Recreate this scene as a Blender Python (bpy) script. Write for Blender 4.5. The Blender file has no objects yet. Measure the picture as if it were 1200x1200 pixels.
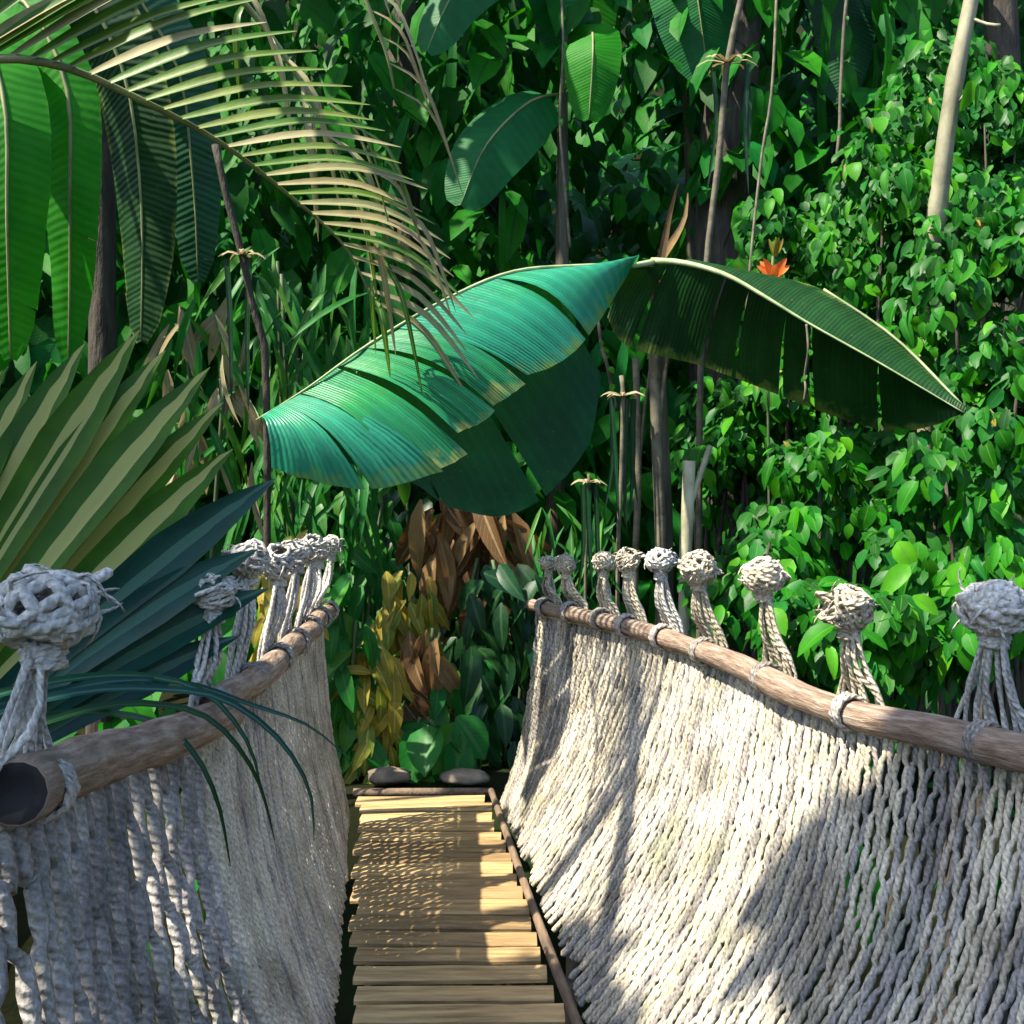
import bpy, math, random
from mathutils import Vector, Matrix, Quaternion, noise
random.seed(11)
R = math.radians
scene = bpy.context.scene
COL = scene.collection
PI = math.pi

# ------------------------------------------------------------------ camera
EYE = 1.6
cd = bpy.data.cameras.new('camera')
cam = bpy.data.objects.new('camera', cd); COL.objects.link(cam)
cd.sensor_width = 36.0; cd.lens = 36.0
cd.shift_y = -40.0/1200.0
cd.clip_start = 0.05; cd.clip_end = 400
cam.location = (0, 0, EYE); cam.rotation_euler = (R(90), 0, 0)
scene.camera = cam

# ------------------------------------------------------------------ sky and sun
TO_SUN = Vector((-0.52, -0.22, 0.83)).normalized()
w = bpy.data.worlds.new('World'); scene.world = w; w.use_nodes = True
nt = w.node_tree; nt.nodes.clear()
sky = nt.nodes.new('ShaderNodeTexSky'); sky.sky_type = 'NISHITA'; sky.sun_disc = False
sky.sun_elevation = math.asin(TO_SUN.z); sky.sun_rotation = math.atan2(TO_SUN.x, TO_SUN.y)
bg = nt.nodes.new('ShaderNodeBackground'); bg.inputs['Strength'].default_value = 0.15
ow = nt.nodes.new('ShaderNodeOutputWorld')
nt.links.new(sky.outputs[0], bg.inputs[0]); nt.links.new(bg.outputs[0], ow.inputs[0])
sd = bpy.data.lights.new('sun', 'SUN'); sd.energy = 5.0; sd.angle = R(0.6); sd.color = (1.0, 0.92, 0.76)
so = bpy.data.objects.new('sun', sd); COL.objects.link(so)
so.rotation_euler = (-TO_SUN).to_track_quat('-Z', 'Y').to_euler(); so.location = (-8, -3, 14)
vs = scene.view_settings
vs.view_transform = 'Standard'; vs.look = 'None'; vs.gamma = 1.0; vs.use_curve_mapping = False
vs.exposure = 1.52

# ------------------------------------------------------------------ helpers
def P(px, py, d):
    return Vector(((px-600)/1200*d, d, EYE+(560-py)/1200*d))

W = {}          # world position of an object's origin

class MB:
    def __init__(s): s.v = []; s.f = []; s.uv = []; s.mi = []
    def vert(s, p): s.v.append(Vector(p)); return len(s.v)-1
    def face(s, idx, uvs=None, mi=0):
        s.f.append(tuple(idx)); s.mi.append(mi)
        s.uv.append(uvs if uvs else [(0.5, 0.5)]*len(idx))
    def mesh(s, name, mats, base=Vector((0, 0, 0)), smooth=True):
        me = bpy.data.meshes.new(name)
        me.from_pydata([tuple(v-base) for v in s.v], [], s.f)
        for m in (mats if isinstance(mats, (list, tuple)) else [mats]): me.materials.append(m)
        ul = me.uv_layers.new(name='UVMap')
        flat = [c for f in s.uv for uv in f for c in uv]
        ul.data.foreach_set('uv', flat)
        me.polygons.foreach_set('material_index', s.mi)
        me.polygons.foreach_set('use_smooth', [smooth]*len(s.f))
        me.update()
        return me
    def build(s, name, mats, parent=None, base=None, smooth=True):
        b = W[parent] if parent is not None else (base if base is not None else Vector((0, 0, 0)))
        o = bpy.data.objects.new(name, s.mesh(name, mats, b, smooth))
        COL.objects.link(o)
        if parent is not None: o.parent = parent
        else: o.location = b
        W[o] = Vector(b)
        return o

def smooth_path(pts, n, radii=None):
    """Catmull-Rom resampling of points, n samples"""
    pts = [Vector(p) for p in pts]
    m = len(pts)
    L = [0]
    for i in range(1, m): L.append(L[-1]+(pts[i]-pts[i-1]).length)
    out = []; ro = []
    for k in range(n):
        s = L[-1]*k/(n-1)
        i = 0
        while i < m-2 and L[i+1] < s: i += 1
        t = (s-L[i])/max(1e-9, L[i+1]-L[i]); t = min(1, max(0, t))
        p0 = pts[max(0, i-1)]; p1 = pts[i]; p2 = pts[i+1]; p3 = pts[min(m-1, i+2)]
        q = 0.5*((2*p1)+(p2-p0)*t+(2*p0-5*p1+4*p2-p3)*t*t+(3*p1-p0-3*p2+p3)*t**3)
        out.append(q)
        if radii: ro.append(radii[i]*(1-t)+radii[i+1]*t)
    return (out, ro) if radii else out

def tube(mb, pts, rad, sides=6, cap=True, mi=0, squash=None):
    n = len(pts)
    if not hasattr(rad, '__len__'): rad = [rad]*n
    t0 = (pts[1]-pts[0]).normalized()
    ref = Vector((0, 0, 1)) if abs(t0.z) < 0.9 else Vector((1, 0, 0))
    nrm = t0.cross(ref).normalized()
    rings = []; L = 0
    for i in range(n):
        a = pts[max(0, i-1)]; b = pts[min(n-1, i+1)]
        t = (b-a)
        if t.length < 1e-9: t = t0
        t = t.normalized()
        nrm = (nrm-t*nrm.dot(t))
        if nrm.length < 1e-6: nrm = t.orthogonal()
        nrm = nrm.normalized(); bi = t.cross(nrm)
        if i: L += (pts[i]-pts[i-1]).length
        ring = []
        for k in range(sides):
            an = 2*PI*k/sides
            ring.append(mb.vert(pts[i]+(nrm*math.cos(an)+bi*math.sin(an))*rad[i]))
        rings.append((ring, L))
    for i in range(n-1):
        a, la = rings[i]; b, lb = rings[i+1]
        for k in range(sides):
            k2 = (k+1) % sides
            mb.face((a[k], a[k2], b[k2], b[k]), [(k/sides, la), ((k+1)/sides, la), ((k+1)/sides, lb), (k/sides, lb)], mi)
    if cap:
        mb.face(rings[0][0][::-1], [(0.5, 0)]*sides, mi); mb.face(rings[-1][0], [(0.5, 0)]*sides, mi)
    return rings

def blade(mb, pts, widths, up, fold=0.25, mi=0, w_uv=True):
    """a long leaf along pts: two strips meeting at a folded midrib. u across, v along"""
    n = len(pts); rows = []
    for i in range(n):
        a = pts[max(0, i-1)]; b = pts[min(n-1, i+1)]
        t = (b-a).normalized()
        u = up(i/(n-1)) if callable(up) else up
        side = t.cross(u)
        if side.length < 1e-5: side = t.orthogonal()
        side = side.normalized(); nn = side.cross(t).normalized()
        wd = widths[i]*0.5
        rows.append((mb.vert(pts[i]-side*wd+nn*wd*fold), mb.vert(pts[i]), mb.vert(pts[i]+side*wd+nn*wd*fold)))
    for i in range(n-1):
        a = rows[i]; b = rows[i+1]; v0 = i/(n-1); v1 = (i+1)/(n-1)
        mb.face((a[0], a[1], b[1], b[0]), [(0, v0), (.5, v0), (.5, v1), (0, v1)], mi)
        mb.face((a[1], a[2], b[2], b[1]), [(.5, v0), (1, v0), (1, v1), (.5, v1)], mi)

def thing(name, label, cat, loc, group=None):
    o = bpy.data.objects.new(name, None); COL.objects.link(o)
    o.location = loc; o.empty_display_size = 0.2
    o['label'] = label; o['category'] = cat
    if group: o['group'] = group
    W[o] = Vector(loc)
    return o

def inst(name, mesh, parent, pos, rot, sc=1.0):
    o = bpy.data.objects.new(name, mesh); COL.objects.link(o); o.parent = parent
    o.matrix_basis = Matrix.Translation(pos-W[parent]) @ rot.to_matrix().to_4x4() @ Matrix.Scale(sc, 4)
    W[o] = Vector(pos)
    return o

def rnd(a, b): return a+(b-a)*random.random()
def rvec(s=1.0): return Vector((rnd(-s, s), rnd(-s, s), rnd(-s, s)))
def sstep(a, b, x):
    t = min(1, max(0, (x-a)/(b-a))); return t*t*(3-2*t)

# ------------------------------------------------------------------ materials
class NT:
    def __init__(s, name):
        s.m = bpy.data.materials.new(name); s.m.use_nodes = True
        s.t = s.m.node_tree; s.t.nodes.clear()
        s.out = s.t.nodes.new('ShaderNodeOutputMaterial')
    def n(s, typ, **kw):
        x = s.t.nodes.new(typ)
        for k, v in kw.items():
            if k.startswith('i_'):
                x.inputs[int(k[2:])].default_value = v
            else: setattr(x, k, v)
        return x
    def l(s, a, b): s.t.links.new(a, b)
    def math(s, op, a, b=None, clamp=False):
        x = s.n('ShaderNodeMath', operation=op, use_clamp=clamp)
        for i, v in enumerate((a, b)):
            if v is None: continue
            if isinstance(v, (int, float)): x.inputs[i].default_value = v
            else: s.l(v, x.inputs[i])
        return x.outputs[0]
    def mix(s, fac, a, b, typ='MIX'):
        x = s.n('ShaderNodeMix', data_type='RGBA', blend_type=typ)
        for i, v in ((0, fac), (6, a), (7, b)):
            if isinstance(v, (int, float)): x.inputs[i].default_value = v
            elif isinstance(v, tuple): x.inputs[i].default_value = (*v, 1) if len(v) == 3 else v
            else: s.l(v, x.inputs[i])
        return x.outputs[2]
    def ramp(s, fac, stops):
        x = s.n('ShaderNodeValToRGB'); e = x.color_ramp.elements
        while len(e) < len(stops): e.new(0.5)
        for i, (p, c) in enumerate(stops):
            e[i].position = p; e[i].color = (*c, 1) if len(c) == 3 else c
        s.l(fac, x.inputs[0]); return x.outputs[0]
    def noise(s, vec, scale, detail=3, rough=0.55):
        x = s.n('ShaderNodeTexNoise'); x.inputs['Scale'].default_value = scale
        x.inputs['Detail'].default_value = detail; x.inputs['Roughness'].default_value = rough
        if vec is not None: s.l(vec, x.inputs['Vector'])
        return x.outputs['Fac']

def leaf_mat(name, cols, rib=(0.12, 0.2, 0.05), ribw=0.06, trans=0.30, rough=0.46, island=False, vein=14.0, veinmix=0.35, spec=0.22, dry=None, drypos=0.9, tint=(1.4, 1.4, 0.4)):
    s = NT(name)
    tc = s.n('ShaderNodeTexCoord')
    if island: rv = s.n('ShaderNodeNewGeometry').outputs['Random Per Island']
    else: rv = s.n('ShaderNodeObjectInfo').outputs['Random']
    k = len(cols)
    col = s.ramp(rv, [(i/(k-1), c) for i, c in enumerate(cols)])
    pos = s.n('ShaderNodeNewGeometry').outputs['Position']
    nz = s.noise(pos, 9.0, 4)
    dark = s.ramp(nz, [(0.3, (0.6, 0.62, 0.6)), (0.7, (1.25, 1.2, 1.15))])
    col = s.mix(0.8, col, dark, 'MULTIPLY')
    sp = s.n('ShaderNodeSeparateXYZ'); s.l(tc.outputs['UV'], sp.inputs[0])
    au = s.math('ABSOLUTE', s.math('SUBTRACT', sp.outputs[0], 0.5))
    # side veins slant from the midrib
    vv = s.math('SUBTRACT', s.math('MULTIPLY', sp.outputs[1], vein), s.math('MULTIPLY', au, vein*0.45))
    ve = s.math('FRACT', vv)
    vl = s.math('LESS_THAN', s.math('ABSOLUTE', s.math('SUBTRACT', ve, 0.5)), 0.06)
    col = s.mix(s.math('MULTIPLY', vl, veinmix), col, rib)
    rf = s.math('LESS_THAN', au, ribw)
    col = s.mix(s.math('MULTIPLY', rf, 0.8), col, rib)
    if dry:
        n2 = s.noise(pos, 14.0, 3)
        ed = s.math('ADD', sp.outputs[1], s.math('MULTIPLY', s.math('SUBTRACT', n2, 0.5), 0.35))
        df = s.n('ShaderNodeMapRange', clamp=True); df.inputs[1].default_value = drypos-0.06; df.inputs[2].default_value = drypos+0.05
        s.l(ed, df.inputs[0]); col = s.mix(df.outputs[0], col, dry)
    bs = s.n('ShaderNodeBsdfPrincipled'); s.l(col, bs.inputs['Base Color'])
    rr = s.n('ShaderNodeMapRange'); rr.inputs[3].default_value = rough-0.08; rr.inputs[4].default_value = rough+0.18
    s.l(nz, rr.inputs[0]); s.l(rr.outputs[0], bs.inputs['Roughness'])
    bs.inputs['Specular IOR Level'].default_value = spec
    tr = s.n('ShaderNodeBsdfTranslucent')
    tcol = s.mix(1.0, col, tint, 'MULTIPLY'); s.l(tcol, tr.inputs[0])
    bm = s.n('ShaderNodeBump'); bm.inputs['Strength'].default_value = 0.35; bm.inputs['Distance'].default_value = 0.01
    hgt = s.math('ADD', s.math('MULTIPLY', vl, -0.5), s.math('MULTIPLY', nz, 0.8)); s.l(hgt, bm.inputs['Height'])
    s.l(bm.outputs[0], bs.inputs['Normal'])
    mx = s.n('ShaderNodeMixShader'); mx.inputs[0].default_value = trans
    s.l(bs.outputs[0], mx.inputs[1]); s.l(tr.outputs[0], mx.inputs[2]); s.l(mx.outputs[0], s.out.inputs[0])
    return s.m

def solid_mat(name, c1, c2, scale=6.0, stretch=(1, 1, 1), rough=0.75, bump=0.4, c3=None, rnd_amt=0.25, uvs=False, spec=0.3, dist=0.01):
    s = NT(name)
    tc = s.n('ShaderNodeTexCoord')
    mp = s.n('ShaderNodeMapping'); mp.inputs['Scale'].default_value = stretch
    s.l(tc.outputs['UV'] if uvs else s.n('ShaderNodeNewGeometry').outputs['Position'], mp.inputs[0])
    nz = s.noise(mp.outputs[0], scale, 5, 0.62)
    stops = [(0.3, c1), (0.68, c2)] if c3 is None else [(0.28, c1), (0.5, c2), (0.72, c3)]
    col = s.ramp(nz, stops)
    rv = s.n('ShaderNodeObjectInfo').outputs['Random']
    br = s.n('ShaderNodeMapRange'); br.inputs[3].default_value = 1-rnd_amt; br.inputs[4].default_value = 1+rnd_amt
    s.l(rv, br.inputs[0])
    cb = s.n('ShaderNodeCombineColor')
    for i in range(3): s.l(br.outputs[0], cb.inputs[i])
    col = s.mix(1.0, col, cb.outputs[0], 'MULTIPLY')
    bs = s.n('ShaderNodeBsdfPrincipled'); s.l(col, bs.inputs['Base Color'])
    bs.inputs['Roughness'].default_value = rough; bs.inputs['Specular IOR Level'].default_value = spec
    bm = s.n('ShaderNodeBump'); bm.inputs['Strength'].default_value = bump; bm.inputs['Distance'].default_value = dist
    n2 = s.noise(mp.outputs[0], scale*3.1, 4, 0.6)
    s.l(s.math('ADD', nz, s.math('MULTIPLY', n2, 0.5)), bm.inputs['Height']); s.l(bm.outputs[0], bs.inputs['Normal'])
    s.l(bs.outputs[0], s.out.inputs[0])
    return s.m

def rope_mat(name, c1, c2, c3):
    s = NT(name)
    tc = s.n('ShaderNodeTexCoord'); pos = s.n('ShaderNodeNewGeometry').outputs['Position']
    nz = s.noise(pos, 5.0, 5, 0.65)
    col = s.ramp(nz, [(0.32, c1), (0.52, c2), (0.7, c3)])
    alg = s.noise(pos, 2.6, 4, .6); am = s.n('ShaderNodeMapRange', clamp=True); am.inputs[1].default_value = .58; am.inputs[2].default_value = .74; am.inputs[4].default_value = .55
    s.l(alg, am.inputs[0]); col = s.mix(am.outputs[0], col, (0.17, 0.20, 0.11))
    fine = s.noise(pos, 120.0, 2)
    col = s.mix(0.75, col, s.ramp(fine, [(0.3, (0.5, 0.48, 0.44)), (0.7, (1.15, 1.15, 1.15))]), 'MULTIPLY')
    rv = s.n('ShaderNodeObjectInfo').outputs['Random']
    col = s.mix(0.7, col, s.ramp(rv, [(0, (0.72, 0.70, 0.70)), (1, (1.12, 1.1, 1.05))]), 'MULTIPLY')
    # twist of the laid rope: uv.x runs round, uv.y metres along
    sp = s.n('ShaderNodeSeparateXYZ'); s.l(tc.outputs['UV'], sp.inputs[0])
    tw = s.math('SINE', s.math('MULTIPLY', s.math('ADD', s.math('MULTIPLY', sp.outputs[1], 46.0), s.math('MULTIPLY', sp.outputs[0], 2.0)), 2*PI*1.0))
    col = s.mix(0.28, col, s.ramp(tw, [(0.0, (0.5, 0.47, 0.44)), (0.45, (1, 1, 1))]), 'MULTIPLY')
    bs = s.n('ShaderNodeBsdfPrincipled'); s.l(col, bs.inputs['Base Color'])
    bs.inputs['Roughness'].default_value = 0.9; bs.inputs['Specular IOR Level'].default_value = 0.15
    bm = s.n('ShaderNodeBump'); bm.inputs['Strength'].default_value = 0.8; bm.inputs['Distance'].default_value = 0.004
    s.l(s.math('ADD', s.math('MULTIPLY', tw, 0.45), s.math('MULTIPLY', s.noise(pos, 60.0, 4), 2.0)), bm.inputs['Height']); s.l(bm.outputs[0], bs.inputs['Normal'])
    s.l(bs.outputs[0], s.out.inputs[0])
    return s.m

def banana_mat(name, c1, c2, edge, drypos=0.93, trans=0.22, rough=0.32, veins=26, vs_=0.45, spec=0.5):
    """u along the midrib, v from midrib to margin"""
    s = NT(name)
    tc = s.n('ShaderNodeTexCoord'); sp = s.n('ShaderNodeSeparateXYZ'); s.l(tc.outputs['UV'], sp.inputs[0])
    pos = s.n('ShaderNodeNewGeometry').outputs['Position']
    nz = s.noise(pos, 4.0, 4)
    u = s.math('ADD', s.math('MULTIPLY', sp.outputs[0], veins), s.math('MULTIPLY', nz, 0.3))
    wv = s.math('SINE', s.math('MULTIPLY', u, 2*PI)); wv2 = s.math('SINE', s.math('MULTIPLY', u, 2*PI*4.3))
    col = s.ramp(nz, [(0.3, c1), (0.7, c2)])
    sh = s.math('ADD', s.math('MULTIPLY', wv, 0.5), s.math('MULTIPLY', wv2, 0.35))
    col = s.mix(vs_, col, s.ramp(sh, [(0.0, (0.55, 0.6, 0.6)), (0.6, (1.25, 1.2, 1.15))]), 'MULTIPLY')
    n2 = s.noise(pos, 9.0, 4)
    ed = s.math('ADD', sp.outputs[1], s.math('MULTIPLY', s.math('SUBTRACT', n2, 0.5), 0.6))
    df = s.n('ShaderNodeMapRange', clamp=True); df.inputs[1].default_value = drypos-0.12; df.inputs[2].default_value = drypos+0.05
    s.l(ed, df.inputs[0]); col = s.mix(df.outputs[0], col, edge)
    n4 = s.noise(pos, 1.7, 5, .65); col = s.mix(.55, col, s.ramp(n4, [(.3, (.62, .72, .8)), (.55, (1, 1, 1)), (.75, (1.6, 1.25, .7))]), 'MULTIPLY')
    n3 = s.noise(pos, 55.0, 2)
    spot = s.math('GREATER_THAN', n3, 0.70); col = s.mix(s.math('MULTIPLY', spot, 0.5), col, (0.10, 0.09, 0.03))
    bs = s.n('ShaderNodeBsdfPrincipled'); s.l(col, bs.inputs['Base Color'])
    bs.inputs['Roughness'].default_value = rough; bs.inputs['Specular IOR Level'].default_value = spec
    bm = s.n('ShaderNodeBump'); bm.inputs['Strength'].default_value = vs_; bm.inputs['Distance'].default_value = 0.012
    s.l(s.math('ADD', sh, nz), bm.inputs['Height']); s.l(bm.outputs[0], bs.inputs['Normal'])
    tr = s.n('ShaderNodeBsdfTranslucent'); s.l(s.mix(1.0, col, (1.4, 1.35, 0.4), 'MULTIPLY'), tr.inputs[0])
    mx = s.n('ShaderNodeMixShader'); mx.inputs[0].default_value = trans
    s.l(bs.outputs[0], mx.inputs[1]); s.l(tr.outputs[0], mx.inputs[2]); s.l(mx.outputs[0], s.out.inputs[0])
    return s.m

M = {}
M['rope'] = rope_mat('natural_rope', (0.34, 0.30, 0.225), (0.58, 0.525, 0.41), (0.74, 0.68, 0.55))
M['rope_grey'] = rope_mat('shaded_worn_rope', (0.16, 0.15, 0.135), (0.34, 0.32, 0.30), (0.54, 0.51, 0.475))  # worn grey rope; on the left net its grey also holds the shade
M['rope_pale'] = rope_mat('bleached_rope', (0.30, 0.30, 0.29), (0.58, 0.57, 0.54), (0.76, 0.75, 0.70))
M['rail'] = solid_mat('weathered_pole', (0.09, 0.058, 0.04), (0.25, 0.175, 0.125), 2.2, (7, 4, 1), 0.7, 0.9, (0.42, 0.35, 0.28), 0.1, uvs=True)
M['hollow'] = solid_mat('pole_hollow', (0.012, 0.011, 0.012), (0.02, 0.018, 0.018), 8)
M['plank'] = solid_mat('plank_wood', (0.15, 0.095, 0.045), (0.34, 0.225, 0.10), 3.0, (1.2, 14, 14), 0.75, 0.6, (0.48, 0.335, 0.16), 0.35)
M['beam'] = solid_mat('beam_wood', (0.08, 0.055, 0.04), (0.2, 0.14, 0.09), 3.0, (12, 2, 12), 0.75, 0.5)
M['bark'] = solid_mat('bark', (0.025, 0.021, 0.017), (0.085, 0.07, 0.052), 5.0, (3, 3, 0.7), 0.85, 0.9, dist=0.03)
M['pale_bark'] = solid_mat('pale_bark', (0.16, 0.15, 0.09), (0.45, 0.42, 0.28), 6.0, (1, 1, 0.6), 0.7, 0.5)
M['stem'] = solid_mat('green_stem', (0.03, 0.06, 0.02), (0.09, 0.12, 0.05), 6.0, (2, 2, 0.5), 0.6, 0.4)
M['pseudostem'] = solid_mat('pseudostem', (0.022, 0.022, 0.014), (0.07, 0.06, 0.035), 5.0, (5, 5, 0.5), 0.6, 0.9, (0.13, 0.11, 0.06))
M['vine'] = solid_mat('vine_bark', (0.05, 0.045, 0.03), (0.17, 0.15, 0.10), 12.0, (1, 1, 1), 0.8, 0.4)
M['soil'] = solid_mat('forest_soil', (0.005, 0.007, 0.003), (0.014, 0.015, 0.007), 1.3, (1, 1, 1), 0.95, 1.0, (0.012, 0.03, 0.008), 0.0, dist=0.05, spec=0.02)
M['stone'] = solid_mat('stone', (0.10, 0.08, 0.06), (0.30, 0.24, 0.17), 7.0, (1, 1, 1), 0.9, 0.9)
M['petiole'] = solid_mat('petiole', (0.10, 0.13, 0.04), (0.28, 0.29, 0.12), 5.0, (1, 1, 1), 0.5, 0.2)
M['pale_rib'] = solid_mat('pale_midrib', (0.14, 0.20, 0.08), (0.30, 0.34, 0.18), 8.0, (1, 1, 1), 0.5, 0.2)
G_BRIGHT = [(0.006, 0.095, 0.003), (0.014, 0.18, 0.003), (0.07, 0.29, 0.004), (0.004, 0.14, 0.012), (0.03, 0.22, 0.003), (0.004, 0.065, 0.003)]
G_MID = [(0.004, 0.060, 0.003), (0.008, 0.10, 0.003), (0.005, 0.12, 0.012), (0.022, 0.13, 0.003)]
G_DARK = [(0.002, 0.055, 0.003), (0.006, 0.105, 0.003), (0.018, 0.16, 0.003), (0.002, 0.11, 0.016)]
M['shrub'] = leaf_mat('shrub_leaf', G_BRIGHT, (0.06, 0.2, 0.02), 0.04, 0.32, 0.42, spec=.16)
M['shrub_mass'] = leaf_mat('shrub_mass_leaf', G_MID, (0.03, 0.12, 0.02), 0.05, 0.30, 0.4, island=True)
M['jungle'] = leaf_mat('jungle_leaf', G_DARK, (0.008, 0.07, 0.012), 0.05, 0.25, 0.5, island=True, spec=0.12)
M['jungle_long'] = leaf_mat('jungle_blade', G_DARK, (0.008, 0.08, 0.015), 0.08, 0.3, 0.5, island=True, vein=3, spec=0.12)
M['canopy'] = leaf_mat('canopy_leaf', G_MID, (0.03, 0.12, 0.02), 0.05, 0.3, 0.4, island=True)
M['palm'] = leaf_mat('palm_leaflet', [(0.05, 0.15, 0.012), (0.10, 0.19, 0.025), (0.05, 0.16, 0.02), (0.18, 0.23, 0.05)], (0.26, 0.27, 0.12), 0.09, 0.3, 0.35, vein=2, veinmix=0.1)
M['palm_tan'] = leaf_mat('palm_leaflet_tan', [(0.20, 0.19, 0.08), (0.30, 0.26, 0.13), (0.15, 0.19, 0.07), (0.36, 0.32, 0.19)], (0.36, 0.33, 0.18), 0.09, 0.25, 0.5, vein=2, veinmix=0.1, tint=(1.1, 1.1, 0.8))
M['palm_dark'] = leaf_mat('palm_leaflet_dark', [(0.004, 0.03, 0.008), (0.01, 0.05, 0.012), (0.006, 0.045, 0.02)], (0.03, 0.08, 0.03), 0.08, 0.25, 0.35, vein=2, veinmix=0.1)
M['palm_hang'] = leaf_mat('palm_hanging', [(0.015, 0.17, 0.012), (0.03, 0.21, 0.012), (0.01, 0.14, 0.015)], (0.08, 0.24, 0.03), 0.06, 0.5, 0.4, vein=2, veinmix=0.1, tint=(1.2, 1.5, 0.5))
M['fan'] = leaf_mat('fan_segment', [(0.022, 0.085, 0.006), (0.045, 0.12, 0.008), (0.03, 0.10, 0.007)], (0.42, 0.40, 0.13), 0.17, 0.22, 0.5, vein=1, veinmix=0.0)  # wide pale rib also carries the sunlit stripe of each pleat in its colour
M['fan_sheen'] = leaf_mat('fan_segment_sky_sheen', [(0.006, 0.045, 0.03), (0.008, 0.05, 0.05), (0.008, 0.055, 0.022)], (0.05, 0.13, 0.09), 0.12, 0.2, 0.4, vein=1, veinmix=0.0, spec=0.22)  # bluish sky sheen put into the base colour of the lower segments
M['drybrown'] = leaf_mat('dry_leaf', [(0.10, 0.055, 0.022), (0.20, 0.11, 0.04), (0.30, 0.20, 0.09)], (0.3, 0.22, 0.12), 0.06, 0.25, 0.7, vein=12, tint=(1.2, 0.9, 0.5))
M['drytan'] = leaf_mat('dry_tan_leaf', [(0.26, 0.21, 0.12), (0.36, 0.31, 0.18), (0.20, 0.19, 0.09)], (0.4, 0.36, 0.24), 0.06, 0.25, 0.7, vein=8, tint=(1.1, 1.0, 0.7))
M['yellow'] = leaf_mat('yellow_leaf', [(0.22, 0.20, 0.02), (0.36, 0.26, 0.03), (0.12, 0.19, 0.02), (0.40, 0.22, 0.03)], (0.4, 0.36, 0.1), 0.06, 0.3, 0.45, vein=10)
M['fern'] = leaf_mat('fern_leaf', [(0.010, 0.12, 0.010), (0.012, 0.15, 0.02), (0.06, 0.19, 0.012)], (0.05, 0.16, 0.04), 0.06, 0.3, 0.4, vein=10)
M['flower'] = leaf_mat('orange_bract', [(0.55, 0.10, 0.02), (0.65, 0.18, 0.03), (0.45, 0.06, 0.02)], (0.6, 0.25, 0.06), 0.06, 0.3, 0.4, vein=2, tint=(1.1, 1.0, 0.8))
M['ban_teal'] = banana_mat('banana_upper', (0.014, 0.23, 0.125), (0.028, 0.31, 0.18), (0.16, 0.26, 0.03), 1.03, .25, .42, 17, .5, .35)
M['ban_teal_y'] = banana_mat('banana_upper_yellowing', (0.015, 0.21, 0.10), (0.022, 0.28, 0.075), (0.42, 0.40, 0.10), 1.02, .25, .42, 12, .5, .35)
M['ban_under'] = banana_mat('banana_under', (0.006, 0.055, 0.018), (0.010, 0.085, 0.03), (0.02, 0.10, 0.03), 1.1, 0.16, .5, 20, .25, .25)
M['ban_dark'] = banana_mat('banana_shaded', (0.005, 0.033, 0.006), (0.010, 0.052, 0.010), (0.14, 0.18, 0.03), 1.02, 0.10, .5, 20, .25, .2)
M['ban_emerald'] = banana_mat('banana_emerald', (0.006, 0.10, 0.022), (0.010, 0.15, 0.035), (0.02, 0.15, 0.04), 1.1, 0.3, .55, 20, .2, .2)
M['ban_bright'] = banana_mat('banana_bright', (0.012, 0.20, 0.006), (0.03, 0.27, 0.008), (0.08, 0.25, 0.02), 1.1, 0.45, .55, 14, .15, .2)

# ------------------------------------------------------------------ ground
def zg(x, y):
    z = -2.3
    z += 2.24*sstep(4.7, 5.25, y)                        # far bank
    z += 2.24*(1-sstep(-1.2, -0.4, y))                   # near bank
    z += 0.75*max(0.0, y-9.5)*(1-0.6*sstep(30, 60, y))
    z += 1.3*sstep(3.5, 9.0, abs(x+0.4))*(1-sstep(4.7, 5.2, y))*sstep(-1.2, -0.4, y)
    z += 0.3*max(0, abs(x)-9)*sstep(0, 30, abs(x))
    a = noise.noise(Vector((x*0.6, y*0.6, 0)))*0.22+noise.noise(Vector((x*2.1, y*2.1, 3)))*0.06
    if abs(x+0.4) < 1.4 and 5.0 < y < 7.4: a *= 0.2
    return z+a*(0.4 if y < 7 else 1.2)
def axis(lo, hi, fine_lo, fine_hi, step, g=1.22):
    a = []; v = fine_lo
    while v <= fine_hi: a.append(v); v += step
    s = step; v = fine_hi
    while v < hi: s *= g; v += s; a.append(min(v, hi))
    s = step; v = fine_lo
    while v > lo: s *= g; v -= s; a.insert(0, max(v, lo))
    return a
gx = axis(-150, 150, -6, 6, 0.22); gy = axis(-80, 200, -2, 13, 0.22)
mb = MB()
for y in gy:
    for x in gx: mb.vert((x, y, zg(x, y)))
nx = len(gx)
for j in range(len(gy)-1):
    for i in range(nx-1):
        a = j*nx+i; mb.face((a, a+1, a+nx+1, a+nx))
o = mb.build('ground', M['soil']); o['kind'] = 'structure'

# ------------------------------------------------------------------ the rope footbridge
AX = 164/1200.0
def edge(xp, d, z=0.0): return Vector((xp-AX*d, d, z))
bridge = thing('rope_footbridge', 'narrow plank footbridge with knotted cream rope nets and wooden pole handrails', 'footbridge', (0.27-AX*3, 3.0, 0.0))
XL, XR = -0.045, 0.555

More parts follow.
